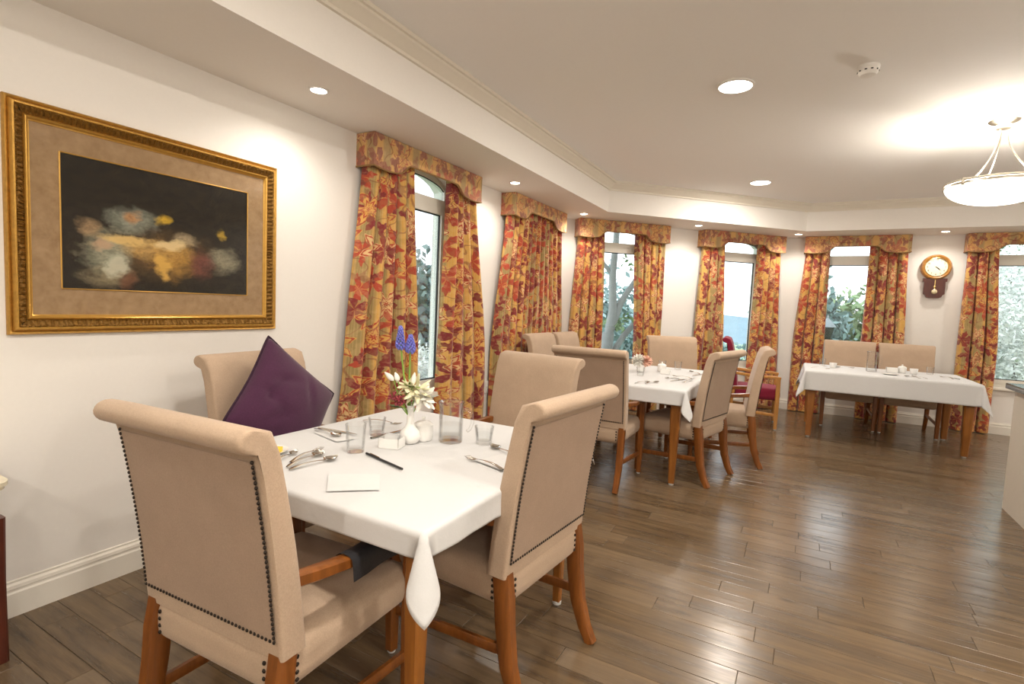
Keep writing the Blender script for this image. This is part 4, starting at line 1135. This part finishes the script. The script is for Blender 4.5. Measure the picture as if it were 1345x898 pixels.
downlight(-1.24, 6.95, 'small downlight between the two pelmets of the corner wall')
downlight(-.143, 7.98, 'small downlight at the corner left of the far table')
downlight(1.40, 8.03, 'small downlight in the soffit above the wall clock')
for x, y, lb in ((-2.33, -.2, 'added unseen soffit downlight above the marble side table, outside the picture'), (-2.33, -2.3, 'added unseen soffit downlight in the back left corner behind the camera'), (3.3, 8.03, 'added unseen soffit downlight at the far right, outside the picture')):  # extra downlights out of view, added for more light
    downlight(x, y, lb)
def smoke():
    o = empty('smoke_detector', (.215, 3.62, HC), 0, 'white smoke detector on the ceiling right of the near ceiling light', 'detector')
    mb = MB(); mb.lathe([(.055, 0), (.055, -.014), (.052, -.018), (.050, -.02)], 32, cap=False); mb.build('base', M['plastic'], o, 30)
    mb = MB(); mb.lathe([(.050, -.02), (.050, -.034), (.040, -.05), (.030, -.054), (0, -.055)], 32, cap=False); mb.build('housing', M['plastic'], o, 30)
    mb = MB()
    for k in range(10):
        a = 2*PI*k/10; mb.box(.047*math.cos(a)-.006, .047*math.cos(a)+.006, .047*math.sin(a)-.006, .047*math.sin(a)+.006, -.033, -.027)
    mb.build('vent', M['hole'], o, 0)
smoke()
def pendant(x, y, label):
    o = empty('pendant_light', (x, y, HC), 0, label, 'light', 'nickel pendants with glass bowls')
    mb = MB(); mb.lathe([(0, 0), (.085, 0), (.088, -.006), (.075, -.016), (.05, -.024), (.042, -.03), (.042, -.058), (.0, -.06)], 36, cap=False); mb.build('canopy', M['nickel'], o, 35)
    zr, R = -.43, .292
    for k in range(3):
        a = math.radians(100+120*k); mb = MB(); pts = []
        for i in range(15):
            t = i/14; rr = .026+.205*t**2.1; pts.append((rr*math.cos(a), rr*math.sin(a), -.055+(zr+.055)*t))
        mb.tube(pts, .0055, 8); mb.build('arm', M['nickel'], o, 60)
    mb = MB(); mb.lathe([(R-.006, zr+.008), (R+.006, zr+.008), (R+.010, zr), (R+.006, zr-.006), (R-.006, zr-.006)], 56, cap=False)
    mb.lathe([(R+.002, zr-.016), (R+.010, zr-.016), (R+.010, zr-.026), (R+.002, zr-.026)], 56, cap=False); mb.build('rim', M['nickel'], o, 35)
    prof = [(R*math.cos(math.radians(t)), zr-.02-.128*math.sin(math.radians(t))) for t in range(0, 91, 6)]
    inn = [((R-.006)*math.cos(math.radians(t)), zr-.02-.121*math.sin(math.radians(t))) for t in range(90, -1, -6)]
    mb = MB(); mb.lathe(prof+inn, 56, cap=False); mb.build('bowl', M['bowl'], o, 60)
    for k in range(3):
        a = math.radians(100+120*k); mb = MB(); mb.lathe([(.008, zr+.014), (.011, zr+.006), (.011, zr-.03), (.007, zr-.036)], 10, ((R+.004)*math.cos(a), (R+.004)*math.sin(a), 0), cap=True); mb.build('clip', M['nickel'], o, 40)
    mb = MB()
    mb.lathe([(.018, zr+.0), (.022, zr-.05), (.0, zr-.052)], 12, (0, 0, 0), cap=True); mb.build('lamp_holder', M['nickel'], o, 40)
    ld = bpy.data.lights.new('pendant_lamp', 'POINT'); ld.energy = PEND_W; ld.color = LAMP; ld.shadow_soft_size = .03
    l = bpy.data.objects.new('pendant_lamp', ld); link(l); l.parent = o; l.location = (0, 0, zr+.03)
pendant(1.12, 4.92, 'brushed nickel pendant with frosted glass bowl at the upper right')
pendant(1.5, 1.5, 'added unseen nickel pendant right of the camera, outside the picture')  # this pendant and the next are unseen, added to brighten the ceiling
pendant(1.5, -1.6, 'added unseen nickel pendant behind the camera, outside the picture')

# ------------------------------------------------------------------ outdoors
GZ = -3.0
mb = MB(); n = 40; rows = []
for j in range(n+1):
    row = []
    for i in range(n+1):
        x, y = -120+240*i/n, -40+240*j/n; d = math.hypot(x, y-3)
        row.append((x, y, GZ - .035*max(0, d-14)))
    rows.append(row)
mb.grid(rows); mb.build('garden_ground', M['grass'], None, 60, kind='structure')
def hills(R, z, amp, seed, name):
    r_ = random.Random(seed); mb = MB(); rows = []; n = 60; p = [r_.random()*6 for _ in range(4)]
    for k in range(5):
        row = []
        for i in range(n+1):
            a = math.radians(40+110*i/n); hgt = z+amp*(math.sin(a*7+p[0])+.5*math.sin(a*17+p[1])+.25*math.sin(a*39+p[2]))
            rr = R*(1+.25*k/4); row.append((rr*math.cos(a), rr*math.sin(a), -30+(hgt+30)*k/4))
        rows.append(row)
    mb.grid(rows); return mb.build(name, M['hill'], None, 60, kind='structure')
hills(300, -1.5, 2.2, 3, 'distant_hills')
def foliage(mb, c, R, n, size, r_, sq=(1, 1, 1), per=45, sg=.16):
    # leaves gathered in clumps inside an ellipsoid
    cl = []
    for _ in range(max(6, n//per)):
        while True:
            v = Vector((r_.uniform(-1, 1), r_.uniform(-1, 1), r_.uniform(-1, 1)))
            if v.length < 1: break
        cl.append(v)
    for i in range(n):
        k = cl[i % len(cl)]; v = k*.85+Vector((r_.gauss(0, sg), r_.gauss(0, sg), r_.gauss(0, sg)))
        p = Vector(c)+Vector((v.x*R*sq[0], v.y*R*sq[1], v.z*R*sq[2])); s_ = size*(.6+.8*r_.random())
        a = Vector((r_.gauss(0, 1), r_.gauss(0, 1), r_.gauss(0, 1))).normalized(); b = a.cross(Vector((r_.gauss(0, 1), r_.gauss(0, 1), r_.gauss(0, 1)))).normalized()
        mb.add([p-a*s_, p+b*s_*.5, p+a*s_, p-b*s_*.5], [(0, 1, 2, 3)])
def tree(name, x, y, gz, zc, R, sq, nl, size, mat, label, seed, cat='tree', trunk=.12, group='garden trees and bushes'):
    r_ = random.Random(seed); o = empty(name, (x, y, gz), 0, label, cat, group)
    mb = MB(); mb.tube([(0, 0, 0), (.05, .02, (zc-gz)*.4), (0, 0, zc-gz)], [trunk, trunk*.8, trunk*.3], 8)
    for k in range(5):
        a = r_.random()*6.28; mb.tube([(0, 0, (zc-gz)*.6), (R*.5*math.cos(a)*sq[0], R*.5*math.sin(a)*sq[1], zc-gz+R*.3*r_.random()*sq[2])], [trunk*.5, trunk*.15], 6)
    mb.build('trunk', M['bark'], o, 60)
    mb = MB(); foliage(mb, (0, 0, zc-gz), R, nl, size, r_, sq, *((30, .05) if mat == 'blossom' else (45, .16))); f = mb.build('foliage', M[mat], o, 0, kind='stuff', weld=False); return o
# seen through window 1
tree('blossom_bush', -5.4, 6.75, GZ, -.6, 1.4, (1, 1, .95), 22000, .034, 'blossom', 'white blossoming bush outside the first window', 21, 'bush')
tree('conifer', -8.3, 10.2, GZ, -.5, 2.3, (.9, .9, 1.25), 11000, .15, 'fol_blue', 'dark green tree behind the blossom bush outside the first window', 22)
# bare tree outside window 2
def bare_tree():
    o = empty('bare_tree', (-3.05, 8.75, GZ), 0, 'pale bare forked tree outside the window of the corner wall', 'tree', None)
    H = -GZ
    mb = MB(); mb.tube([(0, 0, 0), (.02, -.02, H-.6), (.06, .0, H+.5), (.10, .02, H+.9)], [.17, .15, .12, .10], 10); mb.build('trunk', M['bark'], o, 60)
    for pts, rs in (([(.10, .02, H+.85), (.14, .05, H+1.3), (.10, .06, H+1.9), (.12, .1, H+2.6), (.05, .1, H+3.3)], [.085, .075, .065, .055, .04]),
                    ([(.11, .02, H+.9), (.25, .16, H+1.45), (.44, .34, H+1.85), (.52, .42, H+2.4), (.55, .5, H+3.2)], [.075, .06, .05, .04, .025]),
                    ([(.02, .0, H+.25), (.30, .25, H+.85), (.62, .55, H+1.35), (.95, .86, H+1.75), (1.3, 1.1, H+2.4)], [.07, .055, .045, .035, .02]),
                    ([(.44, .34, H+1.85), (.62, .5, H+2.0), (.85, .7, H+2.15)], [.035, .025, .012]),
                    ([(.10, .06, H+1.9), (-.2, -.1, H+2.3), (-.5, -.2, H+2.8)], [.04, .03, .015])):
        mb = MB(); mb.tube(pts, rs, 8); mb.build('branch', M['bark'], o, 60)
    mb = MB(); r_ = random.Random(5); foliage(mb, (.25, .25, H+1.0), .35, 140, .05, r_); foliage(mb, (.5, .4, H+2.3), .4, 80, .05, r_); mb.build('foliage', M['fol_mid'], o, 0, kind='stuff', weld=False)
bare_tree()
tree('round_bush', -3.6, 12.6, GZ-.1, -.35, 1.75, (1.1, 1.1, 1.0), 5200, .10, 'fol_blue', 'grey green bush behind the bare tree', 23, 'bush')
tree('round_bush', -6.6, 17.6, GZ-.2, .3, 2.1, (1, 1, 1.2), 4200, .12, 'fol_blue', 'grey green tall bush left behind the bare tree', 33, 'bush')
# outside window 3
tree('round_bush', -2.7, 18.3, GZ-.2, -1.6, 1.9, (1.2, 1.2, .8), 4200, .12, 'fol_mid', 'light green bush below the view behind the crimson chair', 24, 'bush')
tree('round_bush', -9.5, 44., GZ-.9, -2.9, 3.6, (2.2, 1.5, .6), 5000, .3, 'fol_blue', 'distant grey green treetops in the valley view', 25, 'bush')
# outside window 4
tree('conifer', .02, 14.8, GZ, .9, 1.2, (.75, .75, 1.5), 4200, .10, 'fol_blue', 'dark conifer left in the window with the lamp post', 26)
tree('round_bush', .95, 17.2, GZ-.1, .25, 1.75, (1, 1, .95), 5200, .11, 'fol_mid', 'light green bush outside the window with the lamp post', 27, 'bush')
tree('round_bush', 2.9, 22.6, GZ-.2, -.3, 2.1, (1, 1, .9), 4600, .13, 'fol_dark', 'green bush in front of the grey roof outside', 28, 'bush')
def street_lamp():
    o = empty('lamp_post', (.43, 12.6, GZ), 0, 'grey lantern lamp post outside the window left of the clock', 'lamp post'); H = 3.95
    mb = MB(); mb.lathe([(.09, 0), (.09, .3), (.05, .36), (.045, H-.2), (.06, H-.17), (.06, H-.12), (.03, H-.1)], 14); mb.build('post', M['lampgrey'], o, 35)
    mb = MB(); mb.lathe([(.07, H-.1), (.13, H+.18), (.12, H+.18), (.065, H-.09)], 6, cap=False); mb.build('lantern', glass_mat('lantern_glass', (.35, .40, .45), .1, .5), o, 20)
    mb = MB(); mb.lathe([(.17, H+.18), (.16, H+.2), (.06, H+.32), (.02, H+.36), (.015, H+.42), (0, H+.43)], 6); mb.build('cap', M['lampgrey'], o, 20)
street_lamp()
def house():
    o = empty('house', (4.0, 34., -4.2), 0, 'white house with grey roof far outside the window left of the clock', 'house')
    mb = MB(); mb.box(-3, 4, -2.5, 2.5, 0, 4.6); mb.build('wall', M['render_wall'], o, 0)
    mb = MB(); mb.add([(-3.4, -2.9, 4.5), (4.4, -2.9, 4.5), (4.4, 2.9, 4.5), (-3.4, 2.9, 4.5), (-1.2, 0, 6.3), (2.2, 0, 6.3)], [(0, 1, 5, 4), (1, 2, 5), (2, 3, 4, 5), (3, 0, 4), (0, 3, 2, 1)]); mb.build('roof', M['rooftile'], o, 0)
    for x in (-1.5, 1.5):
        mb = MB(); mb.box(x-.5, x+.5, -2.53, -2.49, 1.6, 3.2); mb.build('window', M['lampgrey'], o, 0)
house()
# outside window 5
tree('blossom_bush', 2.95, 11.0, GZ, .75, 1.75, (1, .8, 1.3), 34000, .036, 'blossom', 'tall white blossom tree filling the window at the right edge', 29, 'bush')
tree('round_bush', 4.3, 15.6, GZ, 1.6, 2.6, (1.1, .8, 1.2), 5000, .12, 'fol_mid', 'green tree behind the white blossom at the right edge', 30, 'bush')
